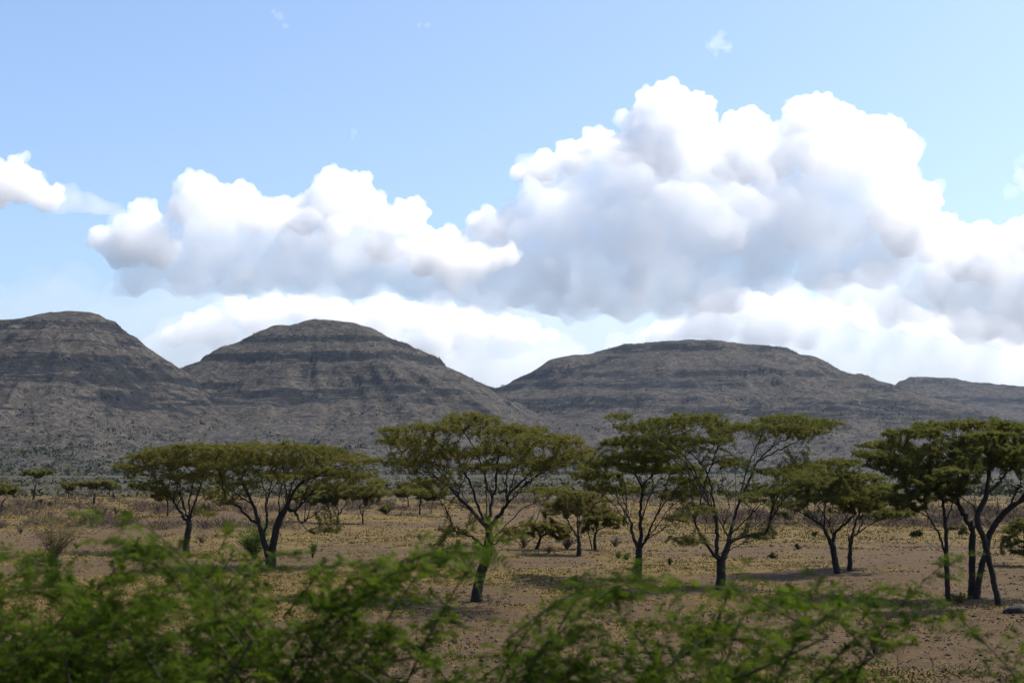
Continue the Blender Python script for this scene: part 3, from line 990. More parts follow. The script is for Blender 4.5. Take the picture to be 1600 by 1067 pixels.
acacia('acacia_tree', 'tall open acacia with two arching limbs, its flat crown the highest in the picture', (1125, 921), [
    [(1125, 921), (1127, 895), (1126, 875)],
    [(1126, 875), (1119, 860), (1121, 835), (1116, 794), (1110, 757), (1098, 727), (1081, 710), (1057, 695), (1035, 682), (1010, 672)],
    [(1127, 875), (1131, 868), (1139, 844), (1144, 823), (1152, 794), (1162, 768), (1171, 751), (1180, 727), (1191, 713), (1206, 698), (1226, 687), (1249, 675), (1272, 668), (1300, 661)],
    [(1191, 713), (1220, 701), (1243, 690), (1262, 678)],
    [(1182, 724), (1182, 711), (1178, 698), (1168, 681)],
    [(1140, 842), (1131, 823), (1139, 789), (1130, 757), (1124, 722), (1118, 701), (1112, 685)],
    [(1144, 838), (1165, 812), (1185, 791), (1209, 774), (1232, 760), (1255, 751), (1284, 742)],
    [(1178, 735), (1203, 730), (1232, 729), (1252, 726)],
    [(1122, 876), (1116, 868), (1104, 850), (1089, 823), (1084, 803)],
    [(1120, 856), (1100, 848), (1078, 844), (1052, 838)],
    [(1138, 848), (1152, 840), (1171, 837), (1203, 833)],
    [(1098, 727), (1112, 700), (1140, 680)],
    [(1057, 695), (1045, 670), (1050, 655)]],
    [(1226, 654, 46, 10), (1272, 660, 42, 9), (1196, 668, 42, 10), (1250, 672, 44, 7), (1302, 662, 20, 5), (1140, 666, 46, 11), (1088, 654, 46, 11),
     (1040, 660, 46, 12), (1000, 667, 42, 10), (968, 650, 22, 4), (1020, 684, 46, 8), (1100, 688, 46, 10), (1140, 722, 34, 13, None, .45),
     (1228, 738, 46, 7), (1262, 748, 40, 7), (1208, 766, 42, 9), (1262, 729, 30, 4), (1075, 845, 36, 11, None, .4), (1182, 838, 28, 7, None, .4),
     (1090, 795, 32, 13, None, .4), (1165, 775, 28, 12, None, .35)],
    105, 17, ACACIA_G, 54000)
acacia('acacia_tree', 'low acacia with one leaning trunk, left of a close pair', (1308, 896), [
    [(1309, 896), (1304, 870), (1301, 852)],
    [(1300, 852), (1292, 834), (1285, 822), (1272, 812), (1258, 803), (1242, 797)],
    [(1300, 850), (1292, 824), (1288, 805), (1285, 790)],
    [(1301, 852), (1303, 836), (1313, 824), (1325, 814), (1338, 800)],
    [(1302, 840), (1297, 814), (1300, 798)]],
    [(1250, 765, 42, 11), (1300, 758, 50, 12), (1290, 740, 52, 11), (1340, 745, 44, 11), (1228, 788, 30, 7), (1300, 778, 54, 9), (1262, 728, 40, 7),
     (1310, 722, 36, 7), (1350, 772, 34, 9)],
    106, 12, ACACIA_G, 32000)
acacia('acacia_tree', 'slim low acacia with narrow fork, right of a close pair', (1328, 891), [
    [(1328, 891), (1328, 870), (1329, 852)],
    [(1329, 855), (1334, 836), (1338, 818), (1345, 800)],
    [(1329, 856), (1325, 832), (1326, 815), (1320, 798)],
    [(1334, 838), (1354, 822), (1375, 812), (1398, 808)],
    [(1336, 832), (1346, 820), (1353, 808), (1360, 795)]],
    [(1345, 786, 42, 9), (1380, 778, 38, 9), (1370, 762, 38, 10), (1400, 800, 26, 5, None, .6)],
    107, 9, ACACIA_G, 18000)
acacia('acacia_tree', 'slender young acacia with low side boughs, left of the crossed trunks', (1481, 940), [
    [(1482, 940), (1480, 902), (1479, 865), (1478, 828), (1475, 803), (1474, 785), (1470, 765)],
    [(1478, 868), (1466, 831), (1454, 812), (1435, 800), (1410, 788)],
    [(1462, 822), (1447, 797), (1436, 780)],
    [(1478, 868), (1454, 850), (1432, 836)],
    [(1480, 862), (1491, 843), (1505, 832)],
    [(1478, 812), (1491, 782), (1500, 765)],
    [(1480, 915), (1474, 905), (1471, 893)]],
    [(1430, 776, 36, 9), (1402, 776, 28, 8), (1468, 764, 40, 10), (1440, 748, 36, 10), (1500, 752, 30, 9), (1430, 834, 12, 4, None, .3), (1506, 830, 14, 5, None, .3)],
    108, 10, ACACIA_G, 20000)
acacia('acacia_tree', 'dense dark acacia with upright trunk behind the crossed trunks', (1517, 934), [
    [(1518, 934), (1519, 893), (1519, 859), (1520, 828), (1517, 805)],
    [(1519, 830), (1503, 797), (1485, 766), (1466, 751), (1447, 735), (1420, 715)],
    [(1520, 830), (1526, 812), (1525, 797), (1516, 775), (1512, 755), (1508, 730)],
    [(1500, 792), (1492, 760), (1486, 735)],
    [(1470, 752), (1425, 735), (1390, 715)],
    [(1524, 800), (1540, 770), (1552, 740)]],
    [(1382, 694, 40, 10), (1365, 712, 34, 8), (1428, 676, 46, 12), (1478, 664, 50, 12), (1535, 662, 46, 12), (1450, 706, 54, 14), (1520, 692, 54, 14),
     (1425, 738, 44, 10), (1490, 726, 44, 9), (1350, 706, 18, 5), (1400, 722, 40, 9)],
    109, 13, ACACIA_G, 48000)
acacia('acacia_tree', 'acacia leaning to the right, front-most of the crossed trunks', (1526, 935), [
    [(1526, 935), (1531, 899), (1540, 865), (1544, 843), (1553, 822), (1577, 794), (1599, 782), (1632, 768)],
    [(1540, 865), (1535, 850), (1533, 838)],
    [(1556, 820), (1560, 795), (1556, 770), (1562, 745)],
    [(1577, 794), (1590, 765), (1600, 740)],
    [(1599, 782), (1620, 752), (1640, 730)]],
    [(1590, 668, 46, 12), (1640, 680, 56, 13), (1582, 702, 50, 12), (1645, 715, 50, 12), (1690, 700, 46, 12), (1660, 740, 40, 9), (1600, 725, 40, 8)],
    110, 12, ACACIA_G, 36000)
acacia('acacia_tree', 'acacia leaning to the left across its neighbour, nearest trunk at the right', (1561, 946), [
    [(1561, 946), (1553, 908), (1543, 865), (1537, 840), (1528, 819), (1529, 800), (1540, 778), (1543, 754), (1546, 735)],
    [(1530, 805), (1515, 785), (1498, 775), (1488, 760)],
    [(1541, 775), (1560, 755), (1575, 735)],
    [(1546, 870), (1552, 868), (1556, 862)],
    [(1529, 812), (1520, 800), (1512, 790)]],
    [(1545, 705, 46, 12), (1500, 735, 36, 9), (1582, 718, 40, 10), (1550, 680, 40, 9), (1610, 700, 30, 10)],
    111, 11.5, ACACIA_G, 26000)
acacia('acacia_tree', 'low bushy acacia cut off by the right edge of the picture', (1607, 884), [
    [(1607, 884), (1604, 862), (1602, 845), (1600, 828)],
    [(1603, 850), (1590, 838), (1578, 828)], [(1603, 846), (1618, 835), (1630, 822)]],
    [(1588, 826, 22, 9), (1578, 845, 18, 8), (1610, 815, 30, 10), (1640, 825, 34, 12), (1592, 862, 20, 7, None, .6), (1630, 850, 26, 9)],
    112, 8, ACACIA_G, 14000)
acacia('acacia_tree', 'small acacia with forked trunk standing between the two central trees', (903, 869), [
    [(904, 869), (905, 850), (904, 838)],
    [(904, 845), (898, 831), (890, 820), (880, 810)], [(904, 838), (902, 819), (902, 806), (908, 796)],
    [(904, 842), (910, 835), (916, 824), (928, 815), (934, 806)]],
    [(882, 788, 36, 8), (920, 782, 36, 8), (900, 772, 38, 7), (934, 797, 20, 7), (864, 801, 18, 7), (905, 800, 26, 7, None, .5)],
    113, 8, ACACIA_B, 14000)
acacia('acacia_tree', 'little two-stemmed acacia close behind the small central acacia', (928, 859), [
    [(925, 859), (922, 843), (919, 832)], [(930, 859), (929, 844), (931, 831), (943, 824), (957, 817)], [(930, 832), (933, 818)]],
    [(938, 803, 28, 10), (960, 812, 18, 5), (918, 815, 16, 7)], 114, 7, ACACIA, 8000, stems=2)
acacia('acacia_tree', 'crooked stunted acacia with yellow-green crown beside dry bushes', (838, 858), [
    [(838, 858), (842, 848), (845, 838), (856, 833)], [(838, 857), (834, 850), (833, 843)], [(845, 838), (844, 826)]],
    [(870, 824, 20, 8), (845, 819, 32, 7), (880, 830, 15, 5)], 115, 6, SHRUB_Y, 8000)

FAR = [
    ('distant acacia at the left edge with rounded crown', (3, 798), [[(3, 798), (4, 786), (8, 778)], [(4, 786), (-4, 774)], [(6, 780), (16, 770)]], [(4, 764, 20, 6), (-8, 758, 16, 5), (16, 768, 12, 4)], 3.5),
    ('distant flat-topped acacia with tall bare trunk, far left', (52, 780), [[(52, 780), (54, 766), (56, 756)], [(55, 760), (50, 748), (46, 743)], [(56, 757), (62, 748), (68, 742)]], [(58, 739, 22, 4), (48, 741, 14, 3), (70, 738, 12, 3)], 3.6),
    ('distant umbrella acacia with V-shaped fork left of the large trees', (147, 787), [[(147, 787), (147, 776), (148, 772)], [(147, 774), (141, 765), (136, 760)], [(148, 773), (154, 765), (162, 759)]], [(150, 755, 24, 4), (136, 758, 14, 4), (165, 756, 12, 3)], 3.6),
    ('small thin grey-green tree between two distant acacias', (107, 779), [[(107, 779), (107, 770), (106, 762)], [(107, 770), (111, 764)]], [(107, 758, 11, 6), (110, 765, 8, 4)], 2.0),
    ('small faint tree right of the V-forked distant acacia', (171, 774), [[(171, 774), (171, 766), (173, 760)]], [(173, 760, 14, 5)], 2.0),
    ('thin-stemmed young acacia under the left tree crown', (262, 806), [[(262, 806), (262, 790), (260, 780)]], [(258, 774, 20, 7), (268, 780, 12, 5)], 3.2),
    ('three-stemmed acacia right behind the broad umbrella acacia', (474, 815), [[(473, 815), (471, 800), (467, 788)], [(475, 815), (477, 800), (478, 788)], [(478, 814), (482, 802), (486, 788)]], [(470, 778, 26, 8), (492, 776, 24, 8), (480, 768, 26, 6)], 4.0),
    ('slim leaning acacia touching its thicker neighbour, mid-distance', (517, 817), [[(517, 817), (516, 803), (511, 788)], [(516, 803), (521, 792)]], [(510, 776, 24, 8), (500, 784, 16, 5)], 3.2),
    ('round-crowned acacia with thick short trunk, mid-distance left of centre', (528, 817), [[(528, 817), (528, 803), (527, 792)], [(528, 802), (535, 795), (545, 785)], [(527, 795), (522, 784)]], [(535, 765, 32, 9), (550, 775, 24, 8), (525, 772, 24, 8)], 4.6),
    ('neat umbrella acacia with wide V fork, mid-distance left of the central tree', (567, 818), [[(567, 818), (567, 806), (568, 800)], [(567, 803), (561, 791), (556, 784)], [(568, 802), (576, 793), (586, 784)]], [(560, 774, 28, 8), (585, 772, 28, 8), (572, 764, 30, 6)], 3.4),
    ('distant acacia with straight dark trunk left behind the central tree', (656, 804), [[(656, 804), (656, 790), (658, 778)], [(657, 784), (650, 774)]], [(650, 767, 26, 6), (672, 769, 26, 6), (660, 762, 22, 4)], 3.2),
    ('faint thin tree beyond the green bushes near the centre', (638, 791), [[(638, 791), (637, 780), (636, 772)]], [(636, 768, 18, 6), (628, 774, 12, 5)], 2.4),
    ('twin-stemmed small tree just right of the straight dark trunk', (672, 803), [[(671, 803), (671, 790), (669, 782)], [(673, 803), (675, 790), (678, 782)]], [(674, 776, 20, 7)], 2.6)]
for i, (lab, b, lm, pd, w) in enumerate(FAR):
    acacia('acacia_tree', lab, b, lm, pd, 200 + i, w, (ACACIA, ACACIA_G, ACACIA_B)[i % 3], 5200, dens=20, group='distant acacias on the plain',
           stems=3 if 'three-stemmed' in lab else 2 if 'twin' in lab else 1)


# ------------------------------------------------------------------ shrubs
def shrub(name, label, base, w, h, seed, mat, leaves, stems=14, twig=None, cat='shrub', group=None, lean=0.0, upright=0.5, bare=False):
    """bush of branching stems from one root; w and h in photograph pixels"""
    r_ = np.random.default_rng(seed)
    B = on_ground(*base)
    s = B[1] / FPX
    W, H = w * s * 0.5, h * s
    tubes, tips = [], []
    for k in range(stems):
        an = r_.uniform(0, 2 * math.pi)
        q = math.sqrt(r_.uniform(0.02, 1))
        tip = np.array((math.cos(an) * W * q + lean * W, math.sin(an) * W * q, H * (1 - (1 - upright) * q ** 2) * r_.uniform(0.75, 1.0)))
        mid = tip * np.array((0.38, 0.38, 0.55)) + r_.normal(size=3) * 0.05 * H
        path = catmull([np.zeros(3) - (0, 0, 0.04), mid, tip], H / 7)
        rad = np.linspace(max(0.012, 0.9 * s), max(0.004, 0.35 * s), len(path))
        tubes.append(tube(path, rad, 4))
        for j in range(2, len(path)):
            for _ in range(2):
                d = r_.normal(size=3)
                d[2] = abs(d[2]) * 0.6
                e = path[j] + d / np.linalg.norm(d) * H * r_.uniform(0.10, 0.24)
                tubes.append(tube(np.array([path[j], (path[j] + e) / 2 + r_.normal(size=3) * 0.01 * H, e]), [rad[j] * 0.7, rad[j] * .55, max(0.003, 0.28 * s)], 3))
                tips += [e, (e + path[j]) / 2]
            tips.append(path[j])
    V, F = join(tubes)
    root = thing(name, label, cat, B, group)
    tag(link('stems', mesh_np('stems', V, F), twig or TWIG, root), kind='stuff')
    if leaves:
        tips = np.array(tips)
        src = r_.integers(0, len(tips), leaves)
        dr = r_.normal(size=(leaves, 3))
        p = tips[src] + dr * H * 0.035
        L = np.maximum(0.04, 2.4 * s) * r_.uniform(0.7, 1.4, leaves)
        V, F = leaf_quads(p, dr + np.array((0, 0, .3)), L, L * 0.5, r_, 0.4)
        tag(link('foliage', mesh_np('foliage', V, F), mat, root), kind='stuff')
    return root


shrub('dry_bush', 'large pale straw-coloured bush in the left foreground of the plain', (85, 876), 84, 78, 301, SHRUB_Y, 2600, 26, DEAD)
shrub('green_bush', 'leafy green bush at the foot of the thick forked acacia', (397, 874), 62, 54, 302, SHRUB_G, 3800, 18)
shrub('green_bush', 'small green bush left of the bent central trunk', (688, 886), 56, 34, 303, SHRUB_G, 3000, 14)
shrub('sapling', 'small leaning green sapling right of the thick forked acacia', (488, 871), 16, 24, 304, SHRUB_G, 420, 5, lean=0.8, upright=0.9)
shrub('dark_bush', 'small dark bush left of its twin on the far left plain', (62, 790), 12, 10, 305, SHRUB_D, 500, 7)
shrub('dark_bush', 'small dark bush right of its twin on the far left plain', (78, 791), 10, 7, 306, SHRUB_D, 400, 7)
shrub('dark_bush', 'round dark green bush left of the leftmost large acacia', (195, 806), 13, 10, 307, SHRUB_D, 600, 8)
shrub('dry_bush', 'brown twiggy bush beside the round dark green bush', (181, 804), 14, 15, 308, SHRUB_Y, 60, 9, DEAD)
shrub('green_bush', 'tiny dark green bush right of the low fan acacia', (1046, 882), 9, 10, 309, SHRUB_D, 260, 6)
shrub('green_bush', 'pair-forming yellow-green tuft left of the low fan acacia', (967, 872), 10, 10, 310, SHRUB_G, 260, 7)
shrub('green_bush', 'yellow-green tuft touching the low fan acacia trunk', (979, 874), 11, 11, 311, SHRUB_G, 260, 7)
shrub('yellow_bush', 'low yellow bush at the foot of the slender young acacia', (1500, 941), 44, 16, 312, SHRUB_Y, 1500, 14, upright=0.3)
shrub('dry_bush', 'reddish bare bush right of the crooked stunted acacia', (886, 858), 36, 26, 313, SHRUB_Y, 40, 22, DEAD)
shrub('dry_bush', 'bare bush left of the crooked stunted acacia', (818, 856), 26, 22, 314, SHRUB_Y, 40, 18, DEAD)
shrub('dry_bush', 'low grey bare bush in front of the crooked stunted acacia', (858, 864), 22, 16, 315, SHRUB_Y, 30, 14, DEAD)
shrub('dry_bush', 'bare bush right of the little two-stemmed acacia', (962, 854), 22, 18, 316, SHRUB_Y, 30, 14, DEAD)
shrub('pale_bush', 'round pale green bush on the plain near the centre', (603, 803), 22, 15, 317, SHRUB_Y, 1500, 14)
shrub('dark_bush', 'long low dark bush on the plain right of the close pair', (1374, 813), 28, 11, 318, SHRUB_D, 900, 14, upright=0.4)
shrub('dark_bush', 'wide dark green bush behind the slender young acacia', (1410, 813), 42, 16, 319, SHRUB_D, 1300, 16, upright=0.5)
shrub('dark_bush', 'dark bush beneath the left limb of the low leaning acacia', (1262, 812), 20, 14, 320, SHRUB_D, 600, 9)
shrub('dark_bush', 'tiny dark shrub on open ground left of the low leaning acacia', (1272, 838), 10, 9, 321, SHRUB_D, 220, 6)
shrub('dark_bush', 'low sprawling dark shrub on open ground behind the tall open acacia', (1208, 872), 18, 9, 322, SHRUB_D, 300, 9, upright=.3)
shrub('dark_bush', 'small upright dark shrub above the low sprawling one', (1247, 858), 9, 9, 323, SHRUB_D, 200, 5)
shrub('dead_shrub', 'leafless brown twig shrub at the edge of the bare ground lower right', (1366, 1022), 60, 46, 324, SHRUB_Y, 0, 9, TWIG, lean=0.5, upright=0.8)
shrub('dry_bush', 'small reddish twig bush beneath the leftmost large acacia', (315, 848), 18, 16, 325, SHRUB_Y, 30, 9, DEAD)
shrub('dry_bush', 'tiny brown bush on pale ground above the straw-coloured bush', (33, 833), 13, 12, 326, SHRUB_Y, 40, 8, DEAD)
shrub('dark_bush', 'tiny dark shrub right of the straw-coloured bush', (119, 856), 14, 9, 327, SHRUB_D, 160, 7)

# ------------------------------------------------------------------ stones, grass, scrub
def scatter_xy(n, d0, d1, r_, spread=0.46, power=1.0):
    """points on the plain inside a wedge a little wider than the view, even per picture row for power 1"""
    t = r_.uniform(0, 1, n)
    y = 1.0 / (1.0 / d0 + t ** power * (1.0 / d1 - 1.0 / d0))
    x = r_.uniform(-1, 1, n) * (spread * y + 3)
    return x, y


def build_stones(name, n, d0, d1, lo, hi, seed, mat):
    r_ = np.random.default_rng(seed)
    x, y = scatter_xy(n, d0, d1, r_)
    v = np.array([(1, 0, 0), (-1, 0, 0), (0, 1, 0), (0, -1, 0), (0, 0, 1), (0, 0, -1), ], float)
    f = np.array([(0, 2, 4), (2, 1, 4), (1, 3, 4), (3, 0, 4), (2, 0, 5), (1, 2, 5), (3, 1, 5), (0, 3, 5)])
    sz = lo * (hi / lo) ** (r_.uniform(0, 1, n) ** 2.2)
    sc = np.stack([r_.uniform(0.7, 1.3, n), r_.uniform(0.7, 1.3, n), r_.uniform(0.4, 0.8, n)], 1) * sz[:, None]
    V = v[None] * (1 + r_.uniform(-0.3, 0.3, (n, len(v), 3))) * sc[:, None, :]
    V = V + np.stack([x, y, gz(x, y) + sz * 0.15], 1)[:, None, :]
    F = (np.arange(n)[:, None, None] * len(v) + f[None]).reshape(-1, 3)
    me = mesh_np(name, V.reshape(-1, 3), F)
    attr(me, 'tone', np.repeat(r_.uniform(0, 1, n) ** 1.6, len(v)))
    return tag(link(name, me, mat), 'scattered dark and pale stones on the dry ground', 'stones', kind='stuff')


STONE = rough_mat('basalt_stones', (0.014, 0.011, 0.010), (0.080, 0.060, 0.046), 6.0, 0.01, tone=True)
build_stones('stones', 22000, 18, 170, 0.014, 0.085, 401, STONE)


def build_grass(n, seed):
    r_ = np.random.default_rng(seed)
    x, y = scatter_xy(n * 3, 17, 240, r_)
    keep = (grass_cover(x, y) > r_.uniform(0.38, 0.92, n * 3)) | (r_.uniform(0, 1, n * 3) < 0.10)
    x, y = x[keep][:n], y[keep][:n]
    n = len(x)
    z = gz(x, y)
    nb = 8
    sz = np.maximum(0.085, 0.0016 * y) * r_.uniform(0.6, 1.5, n)
    X = np.repeat(x, nb)
    Y = np.repeat(y, nb)
    S = np.repeat(sz, nb)
    m = n * nb
    root = np.stack([X, Y, np.repeat(z, nb) - 0.01], 1) + r_.normal(size=(m, 3)) * S[:, None] * np.array((1.7, 1.0, 0))
    d = r_.normal(size=(m, 3)) * np.array((.9, .9, .25)) + np.array((0, 0, .75))
    d /= np.linalg.norm(d, axis=1)[:, None]
    side = np.cross(d, r_.normal(size=(m, 3)))
    side /= np.linalg.norm(side, axis=1)[:, None]
    L = S * r_.uniform(0.6, 1.4, m)
    V = np.stack([root - side * (S * .17)[:, None], root + side * (S * .17)[:, None], root + d * L[:, None]], 1).reshape(-1, 3)
    me = mesh_np('grass', V, np.arange(m * 3).reshape(m, 3))
    attr(me, 'tone', np.repeat(np.repeat(r_.uniform(0, 1, n), nb), 3))
    mt = rough_mat('dry_grass', (0.066, 0.054, 0.013), (0.132, 0.094, 0.025), 1.0, 0, tone=True)
    tag(link('grass', me, mt), 'short dry yellow grass tufts covering the plain in patches', 'grass', kind='stuff')


build_grass(40000, 402)


def clump_tris(c, rad, nt_, r_, flat=0.7):
    """leaf-clump triangles filling the upper half of an ellipsoid round each centre"""
    n = len(c)
    q = r_.normal(size=(n, nt_, 3))
    q /= np.linalg.norm(q, axis=2)[:, :, None]
    q *= r_.uniform(0.35, 1, (n, nt_, 1))
    q[:, :, 2] = np.abs(q[:, :, 2]) * flat
    p = c[:, None, :] + q * rad[:, None, None]
    t = r_.normal(size=(n, nt_, 3, 3)) * rad[:, None, None, None] * 0.36
    return (p[:, :, None, :] + t).reshape(-1, 3)


def build_hillside_shrubs():
    r_ = np.random.default_rng(403)
    C, T, S = [], [], []
    for hi, (X, Y, Z, rock, H, cell) in enumerate(HILLS):
        n = (22000, 22000, 22000, 9000)[hi]
        iy = r_.integers(1, X.shape[0] - 1, n * 3)
        ix = r_.integers(1, X.shape[1] - 1, n * 3)
        h = H[iy, ix]
        clump = fbm2(X[iy, ix], Y[iy, ix], 60.0, 3, 70 + hi)
        low = np.clip(1 - h / 110.0, 0, 1)
        p = 0.12 + 0.50 * low + 0.6 * rock[iy, ix] + 1.0 * clump
        k = (r_.uniform(0, 1, n * 3) < p) & (h > 0.5)
        iy, ix, low = iy[k][:n], ix[k][:n], low[k][:n]
        m = len(iy)
        fx, fy = r_.uniform(-.5, .5, m) * cell, r_.uniform(-.5, .5, m) * cell
        zz = Z[iy, ix] + fx * (Z[iy, ix + 1] - Z[iy, ix - 1]) / (2 * cell) + fy * (Z[iy + 1, ix] - Z[iy - 1, ix]) / (2 * cell)
        C.append(np.stack([X[iy, ix] + fx, Y[iy, ix] + fy, zz], 1))
        S.append((1.0 + 0.8 * low * r_.uniform(0.4, 1.6, m)) * r_.uniform(0.6, 1.7, m) * np.where(r_.uniform(0, 1, m) < 0.06, 2.0, 1.0))
        T.append(np.clip(r_.uniform(0, 1, m) * 0.5 + 0.6 * low * r_.uniform(0.4, 1.5, m), 0, 1))
    # scrub on the flat ground running up to the hills
    x, y = scatter_xy(16000, 240, 1250, r_, 0.45, 0.7)
    k = fbm2(x, y, 40.0, 3, 91.0) + r_.uniform(-0.25, 0.25, len(x)) > -0.08
    x, y = x[k], y[k]
    C.append(np.stack([x, y, gz(x, y)], 1))
    S.append(0.40 * 4.0 ** (r_.uniform(0, 1, len(x)) ** 1.5))
    T.append(np.clip(r_.normal(0.74, 0.2, len(x)), 0, 1))
    C, S, T = np.concatenate(C), np.concatenate(S), np.concatenate(T)
    nt_ = 5
    V = clump_tris(C, S, nt_, r_)
    me = mesh_np('hillside_scrub', V, np.arange(len(V)).reshape(-1, 3))
    attr(me, 'tone', np.repeat(T, nt_ * 3))
    m, nt, out = new_mat('hillside_scrub')
    t = node(nt, 'ShaderNodeAttribute', attribute_name='tone').outputs['Fac']
    c = ramp(nt, t, [(0.0, (0.012, 0.014, 0.009)), (0.35, (0.026, 0.026, 0.015)), (0.6, (0.044, 0.047, 0.018)), (0.8, (0.054, 0.048, 0.031)), (1.0, (0.058, 0.066, 0.023))])
    d = node(nt, 'ShaderNodeBsdfDiffuse')
    nt.links.new(c, d.inputs['Color'])
    nt.links.new(d.outputs[0], out.inputs['Surface'])
    tag(link('hillside_scrub', me, m), 'countless small bushes dotting the hillsides and the far plain', 'scrub', kind='stuff')


build_hillside_shrubs()


def build_dry_scrub():
    r_ = np.random.default_rng(404)
    n = 1500
    x, y = scatter_xy(n * 3, 105, 420, r_, 0.43, 0.9)
    k = (fbm2(x, y, 26.0, 3, 33.0) + 0.25 * (y - 200) / 200) > 0.02
    x, y = x[k][:n], y[k][:n]
    n = len(x)
    nb = 60
    H = r_.uniform(0.5, 1.5, n)
    Hh = np.repeat(H, nb)
    m = n * nb
    root = np.repeat(np.stack([x, y, gz(x, y)], 1), nb, 0) + r_.normal(size=(m, 3)) * np.array((.25, .25, 0)) * Hh[:, None]
    d = r_.normal(size=(m, 3)) * np.array((.95, .95, .4)) + np.array((0, 0, .8))
    d /= np.linalg.norm(d, axis=1)[:, None]
    side = np.cross(d, r_.normal(size=(m, 3)))
    side /= np.linalg.norm(side, axis=1)[:, None]
    w = 0.022 * Hh
    L = Hh * r_.uniform(0.5, 1.1, m)
    V = np.stack([root - side * w[:, None] * .6, root + d * (L * .6)[:, None] + side * w[:, None], root + d * L[:, None]], 1).reshape(-1, 3)
    me = mesh_np('dry_scrub', V, np.arange(m * 3).reshape(m, 3))
    attr(me, 'tone', np.repeat(np.repeat(r_.uniform(0, 1, n), nb), 3))
    mt = rough_mat('bare_scrub', (0.050, 0.032, 0.027), (0.074, 0.058, 0.036), 1.0, 0, tone=True)
    tag(link('dry_scrub', me, mt), 'belt of bare reddish brown scrub across the middle of the plain', 'scrub', kind='stuff')


build_dry_scrub()


def rock(label, base, w, h, seed):
    r_ = np.random.default_rng(seed)
    B = on_ground(*base)
    s = B[1] / FPX
    v, f = ico(3)
    d = 1 + 0.45 * fbm(v * 1.6 + seed, 4)
    V = v * d[:, None] * np.array((w * s * .5, w * s * .4, h * s * 0.8))
    tag(link('rock', mesh_np('rock', V, f), rough_mat('dark_rock', (0.018, 0.015, 0.014), (0.045, 0.037, 0.032), 5.0, 0.03), loc=B), label, 'rock')


rock('dark boulder at the right edge below the crossed trunks', (1592, 957), 48, 17, 2)
rock('fist-sized black stone on bare ground at lower right', (1392, 976), 9, 7, 3)
rock('small black stone near the bottom right corner', (1563, 1064), 9, 7, 5)


# ------------------------------------------------------------------ roadside bushes in the foreground
def pinnate(p, d, r_, L=0.075, pairs=6, leaflet=0.022):
    """feather leaves: rachis directions d from points p, paired pointed leaflets"""
    n = len(p)
    d = d / (np.linalg.norm(d, axis=1)[:, None] + 1e-9)
    up = r_.normal(size=(n, 3)) * 0.5 + np.array((0, 0, 1.0))
    s = np.cross(d, up)
    s /= np.linalg.norm(s, axis=1)[:, None] + 1e-9
    nrm = np.cross(s, d)
    t = (np.arange(pairs) + 0.6) / pairs
    Ls = L * r_.uniform(0.7, 1.35, n)
    root = p[:, None, :] + d[:, None, :] * (t[None, :, None] * Ls[:, None, None]) - np.array((0, 0, 1.0)) * (t[None, :, None] ** 2 * Ls[:, None, None] * 0.25)
    out = []
    for sg in (-1, 1):
        ld = s[:, None, :] * sg * 0.85 + d[:, None, :] * 0.5 + nrm[:, None, :] * r_.uniform(-0.35, 0.25, (n, 1, 1)) + r_.normal(size=(n, pairs, 3)) * 0.15
        ld = ld / np.linalg.norm(ld, axis=2)[:, :, None]
        sz = (leaflet * (0.65 + 0.5 * np.sin(t * math.pi)))[None, :, None] * (Ls / L)[:, None, None]
        w = np.cross(ld, nrm[:, None, :])
        a = root
        out.append(np.stack([a - w * sz * .2, a + w * sz * .2, a + ld * sz * 1.1], 2).reshape(-1, 3))
    V = np.concatenate(out)
    return V, np.arange(len(V)).reshape(-1, 3)


